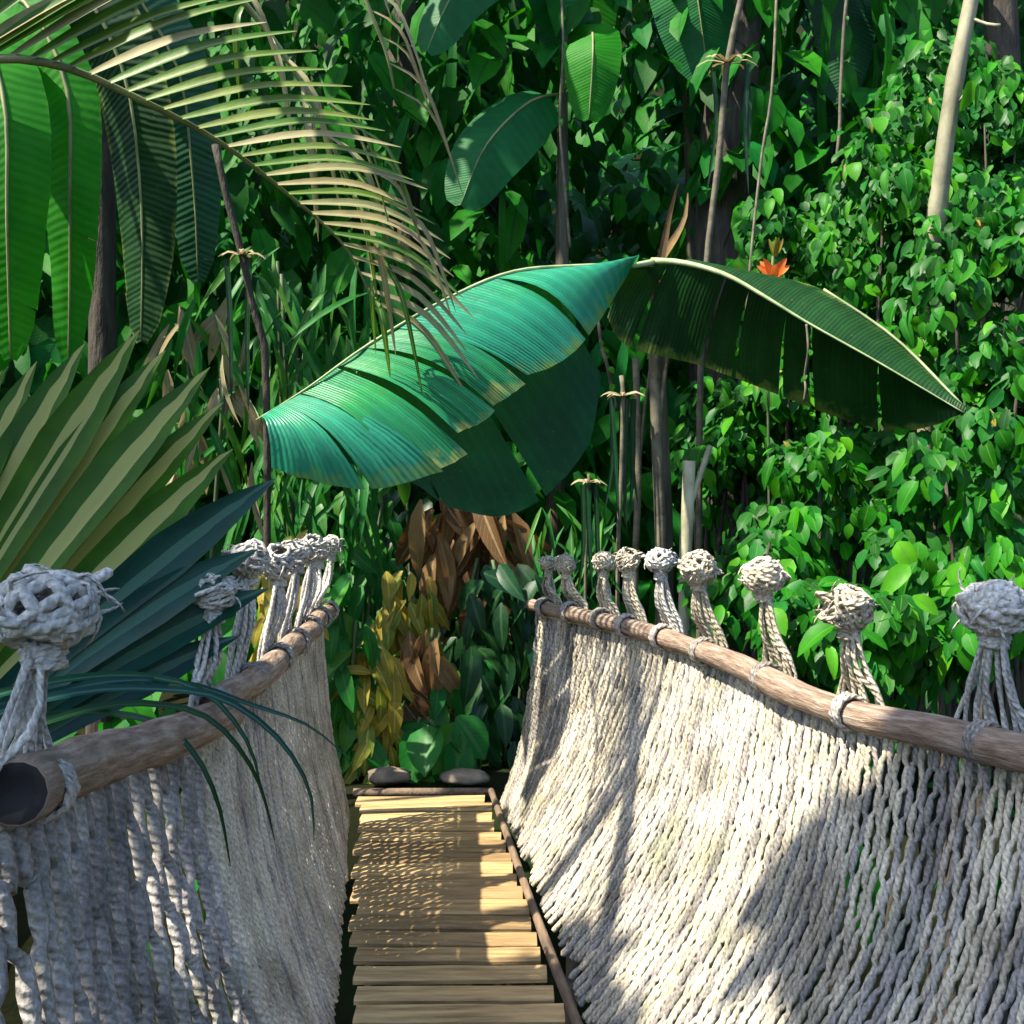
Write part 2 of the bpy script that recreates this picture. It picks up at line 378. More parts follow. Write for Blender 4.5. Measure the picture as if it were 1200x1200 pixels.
# deck planks
d = 0.5; i = 0
while d < 5.2:
    wd = rnd(0.080, 0.094)+(.026*sstep(3.2, 4.0, d)); th = 0.02
    a = edge(XL-rnd(0.005, 0.035), d); b = edge(XR+rnd(0.005, 0.035), d)
    dz = [rnd(-.006, .006) for _ in range(2)]; tilt = rnd(-.05, .05); sk = rnd(-.012, .012)
    mb = MB(); n = 4; rows = []
    for k in range(n+1):
        t = k/n; c = a.lerp(b, t)+Vector((0, sk*(t-.5), dz[0]*(1-t)+dz[1]*t+rnd(-.002, .002)))
        h = wd*.5*(1+rnd(-.05, .05)); ch = 0.008
        prof = [(-h, -th), (h, -th), (h, -ch), (h-ch, 0), (-h+ch, 0), (-h, -ch)]
        rows.append([mb.vert(c+Vector((0, p, q+p*tilt))) for p, q in prof])
    for k in range(n):
        for q in range(6):
            mb.face((rows[k][q], rows[k][(q+1) % 6], rows[k+1][(q+1) % 6], rows[k+1][q]))
    mb.face(rows[0]); mb.face(rows[-1][::-1])
    mb.build('plank', M['plank'], bridge, smooth=False)
    d += 0.128+rnd(-.006, .006); i += 1
# bearers below and kerb poles along both edges
for xp in (XL+0.06, XR-0.06):
    mb = MB(); tube(mb, smooth_path([edge(xp, 0.3, -0.08), edge(xp, 2.5, -0.085), edge(xp, 5.35, -0.08)], 12), 0.045, 7)
    mb.build('bearer', M['beam'], bridge)
for xp, s, er in ((XR+0.04, 1, .017),):
    mb = MB(); pts = smooth_path([edge(xp, 0.3, 0.015), edge(xp+0.012*s, 1.8, 0.02), edge(xp, 3.4, 0.012), edge(xp+.01*s, 5.2, 0.01)], 24)
    tube(mb, pts, [er+rnd(-.002, .002) for _ in pts], 8); mb.build('edge_pole', M['beam'], bridge)
mb = MB()
pts = smooth_path([edge(XL-0.05, 5.27, -0.02), edge(0.25, 5.26, -0.015), edge(XR+0.05, 5.28, -0.02)], 10); tube(mb, pts, 0.022, 9)
mb.build('end_log', M['beam'], bridge)

# handrails
def rail(pts, rads, n, hollow=False):
    ps, rs = smooth_path(pts, n, rads)
    rs = [r*(1+0.16*noise.noise(Vector((i*0.35, r*5, 0)))+.10*(noise.noise(Vector((i*.11, 4, r*5))))) for i, r in enumerate(rs)]
    ps = [p+Vector((noise.noise(p*2.0), 0, noise.noise(p*2.0+Vector((5, 0, 0)))))*0.014 for p in ps]
    mb = MB()
    rings = tube(mb, ps, rs, 14, cap=not hollow)
    if hollow:      # weathered cut end, dark with rot, slightly dished
        t = (ps[1]-ps[0]).normalized(); r0 = rings[0][0]
        mb.face(rings[-1][0], [(0.5, 0)]*14)
        inner = [mb.vert(ps[0]+(mb.v[k]-ps[0])*rnd(.90, .95)-t*.004) for k in r0]
        deep = [mb.vert(ps[0]+(mb.v[k]-ps[0])*rnd(.4, .55)+t*0.012) for k in r0]
        for k in range(14):
            k2 = (k+1) % 14
            mb.face((r0[k2], r0[k], inner[k], inner[k2])); mb.face((inner[k2], inner[k], deep[k], deep[k2]), mi=1)
        mb.face(deep[::-1], mi=1)
    return mb.build('handrail', [M['rail'], M['hollow']], bridge)
RR = [P(1818, 1003, 1.3), P(1440, 930, 1.75), P(1200, 880, 2.2), P(1100, 858, 2.42), P(1000, 836, 2.66), P(930, 810, 2.95), P(870, 781, 3.26), P(800, 755, 3.7), P(740, 735, 4.1), P(680, 720, 4.5), P(622, 708, 4.9)]
rail(RR, [0.045, 0.043, 0.041, 0.040, 0.038, 0.040, 0.037, 0.035, 0.034, 0.031, 0.028], 70)
RL1 = [P(20, 935, 1.5), P(110, 893, 1.85), P(200, 862, 2.25), P(272, 836, 2.65)]
rail(RL1, [0.050, 0.050, 0.048, 0.043], 26, True)
RL2 = [P(255, 824, 2.6), P(300, 793, 3.05), P(345, 754, 3.7), P(386, 714, 4.7)]
rail(RL2, [0.04, 0.042, 0.04, 0.036], 30)

# rope nets: compressed diamond mesh hanging in a U from the rails to the deck edge
def net(top, side, spacing, thick):
    pts = smooth_path(top, 400); L = [0]
    for k in range(1, 400): L.append(L[-1]+(pts[k]-pts[k-1]).length)
    def at(s):
        s = min(max(s, 0), L[-1]-1e-6); lo = 0; hi = 399
        while hi-lo > 1:
            m = (lo+hi)//2
            if L[m] <= s: lo = m
            else: hi = m
        return pts[lo].lerp(pts[hi], (s-L[lo])/(L[hi]-L[lo]))
    xb = XL-0.06 if side < 0 else XR+0.065
    def S(s, v):
        p = at(s)+Vector((side*0.035, 0, 0)); lean = 0.42*(1-sstep(3.0, 4.7, p.y))*(1 if side > 0 else .5)
        yb = p.y-lean*v; b = edge(xb, yb, 0.035)
        f = 0.55*(1-v)+0.45*(1-v**2.6)
        bul = 0.012*math.sin(PI*v)*(0.5+noise.noise(Vector((s*1.3, v*2, side*3))))
        q = Vector((b.x+(p.x+AX*(p.y-yb)-b.x)*f+side*bul, yb, b.z+(p.z-0.035-b.z)*(1-v)))
        q += Vector((noise.noise(Vector((s*2.2, v*3.1, 7+side))), noise.noise(Vector((s*2.2, v*3.1, 17+side))), 0))*0.012
        return q
    mb = MB(); tube(mb, [at(L[-1]*k/90)+Vector((side*0.03, 0, -0.045)) for k in range(91)], 0.011, 6)
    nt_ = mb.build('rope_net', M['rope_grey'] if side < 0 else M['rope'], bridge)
    nt_['label'] = 'shade-grey rope net hanging on the left of the deck' if side < 0 else 'cream sunlit rope net hanging on the right of the deck'
    s0 = spacing(at(0).y)*.5; i = 0
    rows = 10 if side < 0 else 15
    while s0 < L[-1]:
        dd = at(s0).y; sp_ = spacing(dd); rk = thick(dd)
        mb = MB(); ps = []; rs = []
        jit = rnd(-.14, .14)*sp_; ph = rnd(-.03, .03); amp = rnd(0.14, 0.26)*min(sp_, .05)
        for k in range(rows):
            sg = 1 if (i+k) % 2 else -1
            off = sg*amp
            for fr, rr in ((0.08, .80), (0.24, .96), (0.46, 1.02), (0.68, .98), (0.90, .80)):
                v = (k+fr)/rows+ph*(1 if 0 < k else 0)
                ps.append(S(s0+jit+off, min(1, max(0, v)))+rvec(.0015))
                rs.append(rr*rk*rnd(0.92, 1.10))
        tube(mb, ps, rs, 6)
        mb.build('strand', (M['rope_grey'] if dd < 2.5 or random.random() < .15 else M['rope']) if side < 0 else random.choice([M['rope'], M['rope'], M['rope_grey']]), nt_)  # near left strands take the grey that carries their shade
        s0 += sp_; i += 1
    return at, L[-1]
TL = [Vector((-0.98, 0.62, 1.24)), Vector((-0.84, 1.1, 1.19))]+[RL1[0], RL1[1], RL1[2]]+RL2[1:]
TR = RR
atL, LL = net(TL, -1, lambda d: .053-.033*sstep(2.35, 2.7, d), lambda d: .0140-.0035*sstep(2.35, 2.7, d))
atR, LR = net(TR, 1, lambda d: .0235-.002*sstep(2.3, 3.3, d), lambda d: .0088+.0014*sstep(2.3, 3.3, d))

# end posts the rails are tied to
for p, b, sx in ((RL2[-1], edge(XL-0.3, 4.86), -1), (RR[-1], edge(XR+0.4, 4.9), 1)):
    mb = MB(); q = Vector((p.x+.09*sx, p.y-.02, p.z-0.03))
    tube(mb, smooth_path([Vector((b.x, b.y+.1, -1.2)), Vector((b.x, b.y+0.05, -0.2)), q], 8), 0.03, 8); mb.build('end_post', M['beam'], bridge)

# knotted rope tassels standing above the rails
def knot_path(c, r, turns, seed, squash=0.85):
    rr = random.Random(seed); pts = []
    n = turns*13; ax = rr.random()*6
    for k in range(n+1):
        a = 2*PI*k/13; pr = ax+k/n*PI*2.3; inc = 0.9+0.5*math.sin(k/n*7+seed)
        u = Vector((math.cos(pr), math.sin(pr), 0)); vv = Vector((-math.sin(pr)*math.cos(inc), math.cos(pr)*math.cos(inc), math.sin(inc)))
        q = (u*math.cos(a)+vv*math.sin(a))*r*(0.86+0.2*rr.random()); q.z *= squash
        pts.append(c+q)
    return pts
def tassel(p, tangent, h, seed, big=1.0, mat='rope', lean=(0, 0)):
    rr = random.Random(seed); h *= rr.uniform(.93, 1.08)
    top = p+Vector((lean[0], lean[1], h))
    mb = MB(); kr = 0.058*big
    tube(mb, knot_path(top+Vector((0, 0, -kr*0.8)), kr, 11, seed, rr.uniform(.7, 1.2)), [0.0075*big*rr.uniform(.8, 1.2)]*144, 5)
    for k in range(4):       # loose loops slipped out of the head
        a = rr.random()*6.3; u_ = Vector((math.cos(a), math.sin(a), rr.uniform(-.3, .6))); w_ = Vector((-math.sin(a), math.cos(a), rr.uniform(-.5, .5)))
        cc = top+Vector((0, 0, -kr*.8)); sz = kr*rr.uniform(.5, .9)
        tube(mb, smooth_path([cc+u_*kr*.6+w_*sz*.3, cc+u_*kr*1.15+w_*sz*.6, cc+u_*kr*1.4, cc+u_*kr*1.15-w_*sz*.6, cc+u_*kr*.6-w_*sz*.3], 11), .0062*big, 5)
    # short wrapping under the head
    wr = [top+Vector((math.cos(a*1.1)*0.023*big, math.sin(a*1.1)*0.023*big, -kr*1.45-0.0016*a)) for a in range(0, 26)]
    tube(mb, wr, 0.008, 5)
    # frayed ends sprouting from the head
    for k in range(16):
        a = rr.random()*6.3; u_ = Vector((math.cos(a), math.sin(a), rr.random()*1.5-.5)).normalized()
        cc = top+Vector((0, 0, -kr*.8)); v_ = Vector((rr.uniform(-1, 1), rr.uniform(-1, 1), rr.uniform(-1, .4))).normalized()
        tube(mb, smooth_path([cc+u_*kr*.7, cc+u_*kr*1.08, cc+(u_*1.1+v_*.45)*kr, cc+(u_*.95+v_*.8)*kr], 6), [.0045, .0045, .004, .003, .002, .001], 4)
    kn = mb.build('rope_tassel', M[mat], bridge)
    tg = Vector((tangent.x, tangent.y, 0)).normalized(); sd = Vector((tg.y, -tg.x, 0))
    if sd.x*p.x < 0: sd = -sd          # outward, away from the deck
    nk = rr.choice([9, 10, 11, 12])
    for k in range(nk):
        f = (k/(nk-1)-0.5)*2
        a = top+Vector((0, 0, -kr*1.4))+tg*0.018*f*big
        b = a.lerp(p, 0.5)+tg*f*0.04*big+sd*rr.uniform(-.012, .035)
        c = p+tg*f*0.085*big+sd*rr.uniform(.035, .055)+Vector((0, 0, 0.03))
        e = p+tg*f*0.10*big+sd*.05+Vector((0, 0, -0.09-rr.random()*0.05))
        mb = MB(); tube(mb, smooth_path([a, b, c, e], 9), [0.0066*(1+.25*math.sin(j*2.1+k)) for j in range(9)], 5)
        mb.build('strand', M[mat], kn)
    # lashing round the pole
    mb = MB(); lw = [p+tg*(j*0.0014-0.02)+(sd*math.cos(j*0.75)+Vector((0, 0, 1))*math.sin(j*0.75))*0.046 for j in range(28)]
    tube(mb, lw, 0.007, 5); mb.build('lashing', M['rope_grey'], kn)
def at_depth(at, L, dd):
    lo, hi = 0.0, L
    for _ in range(40):
        m = (lo+hi)/2
        if at(m).y < dd: lo = m
        else: hi = m
    return at(lo), (at(min(L, lo+.05))-at(max(0, lo-.05))).normalized()
for k, (dd, h, bg_) in enumerate([(1.75, .36, 1.2), (2.31, .355, 1.28), (2.68, .335, 1.05), (3.11, .33, 1.0), (3.54, .31, 0.98), (3.86, .31, 0.9), (4.14, .29, 0.8), (4.34, .285, 0.75), (4.58, .26, 0.7), (4.78, .24, .65)]):
    p, t = at_depth(atR, LR, dd); tassel(p, t, h, 100+k, bg_, 'rope_pale' if k in (0, 1, 5) else 'rope', (rnd(-.02, .03), 0))
for k, (dd, h, bg_) in enumerate([(1.58, .36, 1.3), (2.6, .36, 1.0), (3.0, .38, .95), (3.4, .38, .95), (3.75, .37, .9), (4.1, .36, .9), (4.4, .35, .85), (4.65, .33, .8)]):
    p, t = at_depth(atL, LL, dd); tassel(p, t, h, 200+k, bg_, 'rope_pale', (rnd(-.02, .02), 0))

# ------------------------------------------------------------------ banana plant arching over the bridge
def patch(mb, top, bot, n, m, bulge, mi=0, u0=0.0, u1=1.0):
    """ruled leaf surface from midrib pts to margin pts with a bulge vector"""
    T = smooth_path(top, n); B = smooth_path(bot, n); g = []
    for i in range(n):
        row = []
        for j in range(m):
            v = j/(m-1)
            q = T[i].lerp(B[i], v)+bulge*math.sin(PI*v)
            q += Vector((0, 1, 0.3))*noise.noise(Vector((i*0.9+u0*31, v*1.5, 2)))*0.025*v
            row.append(mb.vert(q))
        g.append(row)
    for i in range(n-1):
        for j in range(m-1):
            ua = u0+(u1-u0)*i/(n-1); ub = u0+(u1-u0)*(i+1)/(n-1)
            mb.face((g[i][j], g[i][j+1], g[i+1][j+1], g[i+1][j]),
                    [(ua, j/(m-1)), (ua, (j+1)/(m-1)), (ub, (j+1)/(m-1)), (ub, j/(m-1))], mi)
def torn(parent, top, bot, cuts, m, bulge, mat, u0, u1, w):
    """one lobe of a leaf, split from the margin inwards at the given places"""
    N = 61; T = smooth_path(top, N); B = smooth_path(bot, N); cs = [0]+cuts+[1]
    for a, b in zip(cs[:-1], cs[1:]):
        ia, ib = int(a*(N-1)), int(b*(N-1)); g = rnd(.006, .022)
        ba = min(N-1, int((a+(g if a > 0 else 0))*(N-1)+.5)); bb_ = int((b-(g if b < 1 else 0))*(N-1))
        mb = MB(); k = max(4, (ib-ia)//4)
        patch(mb, T[ia:ib+1], B[ba:bb_+1], k, m, bulge*rnd(.8, 1.25), 0, u0+(u1-u0)*a, u0+(u1-u0)*b)
        mb.build('blade_lobe', M[mat], parent)
def pp(l): return [P(*a) for a in l]
bx, by = P(774, 500, 6.2).x, 6.2
ban = thing('banana_plant', 'banana plant whose torn teal leaf arches across the middle above the bridge', 'banana plant', (bx, by, zg(bx, by)))
mb = MB(); ps, rs = smooth_path([Vector((bx+.05, by+.1, zg(bx, by)-.1)), P(778, 620, 6.2), P(772, 450, 6.15), P(769, 345, 6.05), P(768, 308, 5.74)], 16, [.065, .055, .045, .035, .026])
tube(mb, ps, rs, 10); mb.build('pseudostem', M['pseudostem'], ban)
mb = MB()
mid = pp([(768, 306, 5.72), (745, 311, 5.6), (680, 312, 5.3), (600, 319, 5.0), (520, 352, 4.75), (430, 405, 4.5), (360, 455, 4.3), (300, 492, 4.2)])
ps, rs = smooth_path(mid, 30, [.022, .016, .012, .010, .008, .007, .005, .003]); tube(mb, ps, rs, 7)
lfA = mb.build('leaf', M['pale_rib'], ban); lfA['label'] = 'broad teal leaf torn into lobes with yellowed edges'
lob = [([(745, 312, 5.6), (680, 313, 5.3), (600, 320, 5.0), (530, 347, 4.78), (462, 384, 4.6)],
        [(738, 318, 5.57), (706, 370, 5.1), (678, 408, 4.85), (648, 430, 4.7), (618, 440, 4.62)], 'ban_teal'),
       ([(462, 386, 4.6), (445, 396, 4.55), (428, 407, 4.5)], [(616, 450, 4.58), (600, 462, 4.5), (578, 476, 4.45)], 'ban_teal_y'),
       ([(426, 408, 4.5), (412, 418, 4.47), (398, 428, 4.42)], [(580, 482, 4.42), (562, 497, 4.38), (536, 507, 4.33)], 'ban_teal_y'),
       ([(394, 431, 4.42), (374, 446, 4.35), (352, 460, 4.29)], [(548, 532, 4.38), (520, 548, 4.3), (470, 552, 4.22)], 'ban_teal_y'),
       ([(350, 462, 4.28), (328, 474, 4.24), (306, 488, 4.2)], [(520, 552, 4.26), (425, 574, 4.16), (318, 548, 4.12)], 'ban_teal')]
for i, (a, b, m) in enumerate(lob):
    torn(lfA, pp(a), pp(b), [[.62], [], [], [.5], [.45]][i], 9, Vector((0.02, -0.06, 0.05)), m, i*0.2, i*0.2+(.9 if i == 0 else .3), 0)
far = [([(640, 330, 5.2), (560, 345, 4.95), (500, 375, 4.75)], [(704, 440, 5.55), (690, 520, 5.45), (640, 582, 5.3)]),
       ([(500, 377, 4.75), (450, 402, 4.62), (410, 425, 4.5)], [(632, 588, 5.27), (585, 606, 5.1), (520, 592, 4.9)]),
       ([(408, 427, 4.5), (360, 460, 4.4), (330, 478, 4.3)], [(515, 588, 4.9), (470, 560, 4.75), (400, 540, 4.55)])]
for i, (a, b) in enumerate(far):
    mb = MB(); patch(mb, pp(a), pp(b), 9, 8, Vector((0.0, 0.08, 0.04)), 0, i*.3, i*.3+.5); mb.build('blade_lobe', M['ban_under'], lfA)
mb = MB()
mid = pp([(764, 306, 5.72), (800, 308, 5.6), (850, 322, 5.45), (900, 350, 5.35), (946, 378, 5.28), (1030, 425, 5.15), (1130, 484, 5.0)])
ps, rs = smooth_path(mid, 26, [.022, .018, .014, .010, .007, .005, .003]); tube(mb, ps, rs, 7)
lfB = mb.build('leaf', M['pale_rib'], ban); lfB['label'] = 'dark shaded leaf hanging to the right of the stem'
lowr = [([(735, 318, 5.68), (790, 310, 5.62), (850, 324, 5.45)], [(712, 372, 5.8), (735, 405, 5.85), (820, 428, 5.8)]),
        ([(852, 325, 5.45), (900, 352, 5.35), (950, 381, 5.28)], [(826, 430, 5.8), (885, 452, 5.72), (950, 478, 5.6)]),
        ([(952, 382, 5.28), (1040, 431, 5.14), (1128, 484, 5.0)], [(955, 480, 5.6), (1045, 506, 5.4), (1122, 490, 5.02)])]
for i, (a, b) in enumerate(lowr):
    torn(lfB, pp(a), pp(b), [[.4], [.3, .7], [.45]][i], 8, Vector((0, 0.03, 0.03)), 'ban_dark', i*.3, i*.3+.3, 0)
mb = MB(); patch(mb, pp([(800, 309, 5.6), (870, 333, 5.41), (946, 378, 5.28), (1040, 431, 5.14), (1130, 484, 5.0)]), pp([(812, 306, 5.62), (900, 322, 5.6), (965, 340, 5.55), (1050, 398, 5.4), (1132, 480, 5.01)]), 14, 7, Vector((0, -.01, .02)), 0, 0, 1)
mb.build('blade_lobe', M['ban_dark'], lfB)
mb = MB(); tube(mb, smooth_path(pp([(965, 339, 5.54), (1050, 397, 5.38), (1132, 480, 5.0)]), 9), 0.008, 5); mb.build('leaf_margin', M['pale_rib'], lfB)
# dry sheath and a dead side shoot
for a in ([(770, 330, 5.75), (785, 250, 5.75), (795, 215, 5.7)], [(768, 312, 5.74), (800, 262, 5.9), (806, 226, 5.95)]):
    mb = MB(); blade(mb, smooth_path(pp(a), 8), [.05, .05, .045, .04, .03, .025, .015, .004], Vector((0, -1, 0)), .4); mb.build('dry_sheath', M['drybrown'], ban)

# ------------------------------------------------------------------ big fan palm at the left rail
hub = P(-235, 1040, 2.25)
fan = thing('fan_palm', 'fan palm with a large pleated olive leaf leaning over the left handrail', 'palm', (hub.x-.35, hub.y+.1, zg(hub.x-.35, hub.y)))
mb = MB(); ps = smooth_path([W[fan]+Vector((0, 0, -.1)), W[fan]+Vector((.12, 0, 1.2)), hub], 10); tube(mb, ps, [.03-.001*i for i in range(10)], 7); mb.build('petiole', M['petiole'], fan)
mb = MB(); tube(mb, smooth_path([hub+Vector((-.03, 0, -.05)), hub, hub+Vector((.06, .0, .06))], 5), .035, 8)
fl = mb.build('fan_leaf', M['petiole'], fan)
ctl = [(108, 690), (95, 690), (80, 680), (69, 690), (62, 740), (56, 830), (51, 800), (46, 770), (42, 755), (38, 710), (33, 640)]
nseg = 23
for i in range(nseg):
    ang = 106-i*(106-33.5)/(nseg-1); j = 0
    while j < len(ctl)-2 and ctl[j+1][0] > ang: j += 1
    f_ = (ctl[j][0]-ang)/(ctl[j][0]-ctl[j+1][0]); rad = (ctl[j][1]*(1-f_)+ctl[j+1][1]*f_)*rnd(.95, 1.03)
    blue = sstep(46, 34, ang) if ang < 46 else 0
    blue = min(1, max(0, (49-ang)/8))
    pts = []; n = 14; wds = []
    a0 = R(ang+rnd(-.5, .5)); tw = rnd(-.25, .25); dj = rnd(0, 16)
    for k in range(n):
        t = k/(n-1); r = rad*(0.03+0.97*t)
        droop = (16+dj)*t**3*(1+blue*1.4)
        px = -235+math.cos(a0)*r; py = 1040-math.sin(a0)*r+droop
        pts.append(P(px, py, 2.25+0.42*t-0.10*blue*t+0.05*t*t+(.025 if i % 2 else 0)*t))
        full = rad*t*R(3.6)/1200*2.6
        wds.append(full*1.5 if t < .74 else full*1.5*(1-((t-.74)/.26)**1.5)+.002)
    mb = MB(); blade(mb, pts, wds, Vector((0.25+tw, -0.9, 0.35)), 0.62)
    mb.build('leaf_segment', M['fan_sheen' if blue > .55 else 'fan'], fl)
# drooping tips trailing over the rail and down inside the net
for pts, wd, m in (([(-60, 850, 2.0), (90, 812, 2.2), (190, 808, 2.35), (262, 820, 2.4), (325, 865, 2.45), (362, 925, 2.5), (368, 985, 2.55)], .035, 'fan_sheen'),
                   ([(-40, 880, 2.0), (110, 830, 2.2), (200, 828, 2.3), (255, 850, 2.32), (300, 910, 2.35), (322, 985, 2.4)], .03, 'palm_dark'),
                   ([(-80, 870, 2.0), (80, 836, 2.2), (180, 846, 2.22), (225, 880, 2.2), (255, 940, 2.2), (270, 1015, 2.25)], .03, 'palm_dark'),
                   ([(-40, 840, 2.05), (120, 800, 2.3), (220, 802, 2.5), (290, 825, 2.6), (360, 850, 2.7), (410, 890, 2.8)], .03, 'fan_sheen'),
                   ([(-60, 830, 2.0), (60, 800, 2.2), (160, 792, 2.4), (240, 812, 2.45), (290, 870, 2.45), (308, 935, 2.5)], .035, 'fan_sheen')):
    mb = MB(); q = smooth_path(pp(pts), 18)
    blade(mb, q, [wd*.62*(1-.9*(k/17)**2.5) for k in range(18)], Vector((.2, -.7, .6)), .5); mb.build('leaf_segment', M[m], fl)

# ------------------------------------------------------------------ feather palm, upper left
tpx = Vector((-3.4, 2.6, 0)); tpx.z = zg(tpx.x, tpx.y)
fpal = thing('feather_palm', 'feather palm whose striped fronds droop from the upper left corner', 'palm', tpx)
crown = Vector((-2.9, 2.7, 3.05))
mb = MB(); ps, rs = smooth_path([tpx+Vector((0, 0, -.2)), tpx+Vector((.1, 0, 2)), Vector((-3.1, 2.65, 1.6)), crown], 18, [.16, .13, .12, .13]); tube(mb, ps, rs, 10); mb.build('trunk', M['bark'], fpal)
def frond(rpts, nl, upfun, dnfun, mat_up, mat_dn, rad=(.022, .012, .004), label=None):
    n = 40
    rp = smooth_path(rpts, n); rs = [rad[0]*(1-t/(n-1))+rad[2]*(t/(n-1)) for t in range(n)]
    mb = MB(); tube(mb, rp, rs, 7); fr = mb.build('frond', M['petiole'], fpal)
    if label: fr['label'] = label
    for i in range(nl):
        t = 0.06+0.93*i/(nl-1); k = min(n-2, int(t*(n-1))); f = t*(n-1)-k
        b = rp[k].lerp(rp[k+1], f); tg = (rp[k+1]-rp[k]).normalized()
        for fun, mt in ((upfun, mat_up), (dnfun, mat_dn)):
            if fun is None: continue
            r = fun(t, b, tg)
            if r is None: continue
            path, wd, mm = r
            q = smooth_path(path, 10); mb = MB()
            blade(mb, q, [wd*(0.35+0.65*min(1, j/3))*(1-(j/9)**2.4*.95) for j in range(10)], Vector((0.1, -.8, .55)), .45)
            mb.build('leaflet', M[mm or mt], fr)
def img(b, dx, dy, dd):       # offset in photo-like right/down/depth directions, in pixels at b's depth
    s = b.y/1200; return b+Vector((dx*s, dd, -dy*s))
def up1(t, b, tg):
    if t < .08: return None
    ang = R(46-62*max(0, (t-.30)/.7)**1.0 - 14*max(0, (t-.8)/.2)) if t > .3 else R(46)
    ang += R(rnd(-2.5, 2.5)); ln = (310-170*max(0, t-.3)/.7)*rnd(.92, 1.06)
    sag = 4+44*t*t
    p = [b, img(b, math.cos(ang)*ln*.5, -math.sin(ang)*ln*.5, .05), img(b, math.cos(ang)*ln*.95, -math.sin(ang)*ln*.95+sag, .12)]
    mm = 'palm_tan' if (t > .72 and random.random() < .5) or random.random() < .10 else None
    return p, rnd(.062, .078)*(1-.45*t), mm
def dn1(t, b, tg):
    if t > .98: return None
    ln = rnd(260, 340)*(1-.5*t)
    p = [b, img(b, rnd(10, 25), ln*.4, .1+.3*t), img(b, rnd(-6, 30), ln, .14+.4*t)]
    return p, rnd(.035, .05)*(1-.3*t), None if t < .6 else random.choice(['palm_dark', 'palm_tan'])
frond([crown, P(-160, 70, 3.0), P(0, 68, 3.05), P(60, 75, 3.12), P(120, 96, 3.25), P(250, 162, 3.6), P(340, 230, 3.95), P(405, 290, 4.2), P(440, 360, 4.3)], 46, up1, None, 'palm', 'palm_dark', label='striped frond sweeping across the top left')
def upT(t, b, tg):
    ln = rnd(90, 190); dx = rnd(-20, 75)
    return [b, img(b, dx*.6, ln*.3, -.05), img(b, dx, ln, .05)], rnd(.02, .034), random.choice(['palm_tan', 'palm_tan', 'palm', 'drytan'])
frond([P(250, -40, 4.0), P(330, 60, 4.1), P(385, 160, 4.2), P(425, 260, 4.28), P(440, 350, 4.3)], 13, upT, None, 'palm_tan', 'palm_tan', (.014, .01, .004), 'dry tan frond tip with ragged hanging leaflets')
# pale arching leaflets to the right of the tip
def few(t, b, tg):
    ln = rnd(70, 140)
    return [b, img(b, ln*.35, ln*.25, 0), img(b, ln*.62, ln*.95, .05)], rnd(.016, .024), random.choice(['palm_tan', 'palm', 'drytan'])
frond([P(400, -90, 4.0), P(425, -10, 4.0), P(452, 60, 4.05), P(462, 105, 4.1)], 7, few, None, 'palm', 'palm', (.012, .01, .005), 'thin pale leaflets arching down at the top')
frond([P(385, 120, 3.9), P(415, 150, 3.92), P(440, 205, 3.95), P(455, 260, 4.0)], 6, few, None, 'palm', 'palm', (.008, .006, .003))
# more fronds of the crown outside the picture
for az, el in ((215, 30), (265, 25)):
    dv = Vector((math.cos(R(az)), math.sin(R(az)), 0))
    e = [crown, crown+dv*.9+Vector((0, 0, .6)), crown+dv*1.8+Vector((0, 0, .5)), crown+dv*2.5+Vector((0, 0, -.2))]
    sd = Vector((-dv.y, dv.x, 0))
    def sf(sgn):
        return lambda t, b, tg: ([b, b+sd*sgn*.25+tg*.15+Vector((0, 0, .03)), b+sd*sgn*.42+tg*.3+Vector((0, 0, -.2))], .045, None) if t > .1 else None
    frond(e, 18, sf(1), sf(-1), 'palm', 'palm')

# ------------------------------------------------------------------ broad hanging banana leaves behind, left
def banana(name, label, base, stem_top, leaves, stem_r=.09, group=None, stem_mat='pseudostem'):
    b = thing(name, label, 'banana plant', base, group)
    mb = MB(); ps, rs = smooth_path([base+Vector((0, 0, -.1)), base.lerp(stem_top, .5)+Vector((.04, 0, 0)), stem_top], 12, [stem_r, stem_r*.8, stem_r*.4]); tube(mb, ps, rs, 9); mb.build('pseudostem', M[stem_mat], b)
    for midp, wd, upv, mat in leaves:
        n = 16; q = smooth_path(midp, n); mb = MB()
        tube(mb, q, [.016*(1-.8*k/(n-1)) for k in range(n)], 6); lf = mb.build('leaf', M['petiole'], b)
        for sgn in (-1, 1):
            k = 2
            while k < n-1:
                k2 = min(n-1, k+random.choice([3, 4, 5, 6])); mb = MB(); T = q[k:k2+1]; B = []
                for j in range(k, k2+1):
                    t = j/(n-1); tg = (q[min(n-1, j+1)]-q[j-1]).normalized(); sd = tg.cross(upv).normalized()
                    ww = wd*.5*math.sin(PI*min(1, (t*.95+.04)))**.55
                    B.append(q[j]+sd*sgn*ww+tg*ww*.18-upv*ww*.25+Vector((0, 0, -ww*.2)))
                patch(mb, T, B, len(T)+1, 5, Vector((0, 0, .0)), 0, k/n, k2/n); mb.build('blade_lobe', M[mat], lf); k = k2
    return b
V = Vector
bb = P(-60, 400, 5.0); bb.z = zg(bb.x, bb.y)
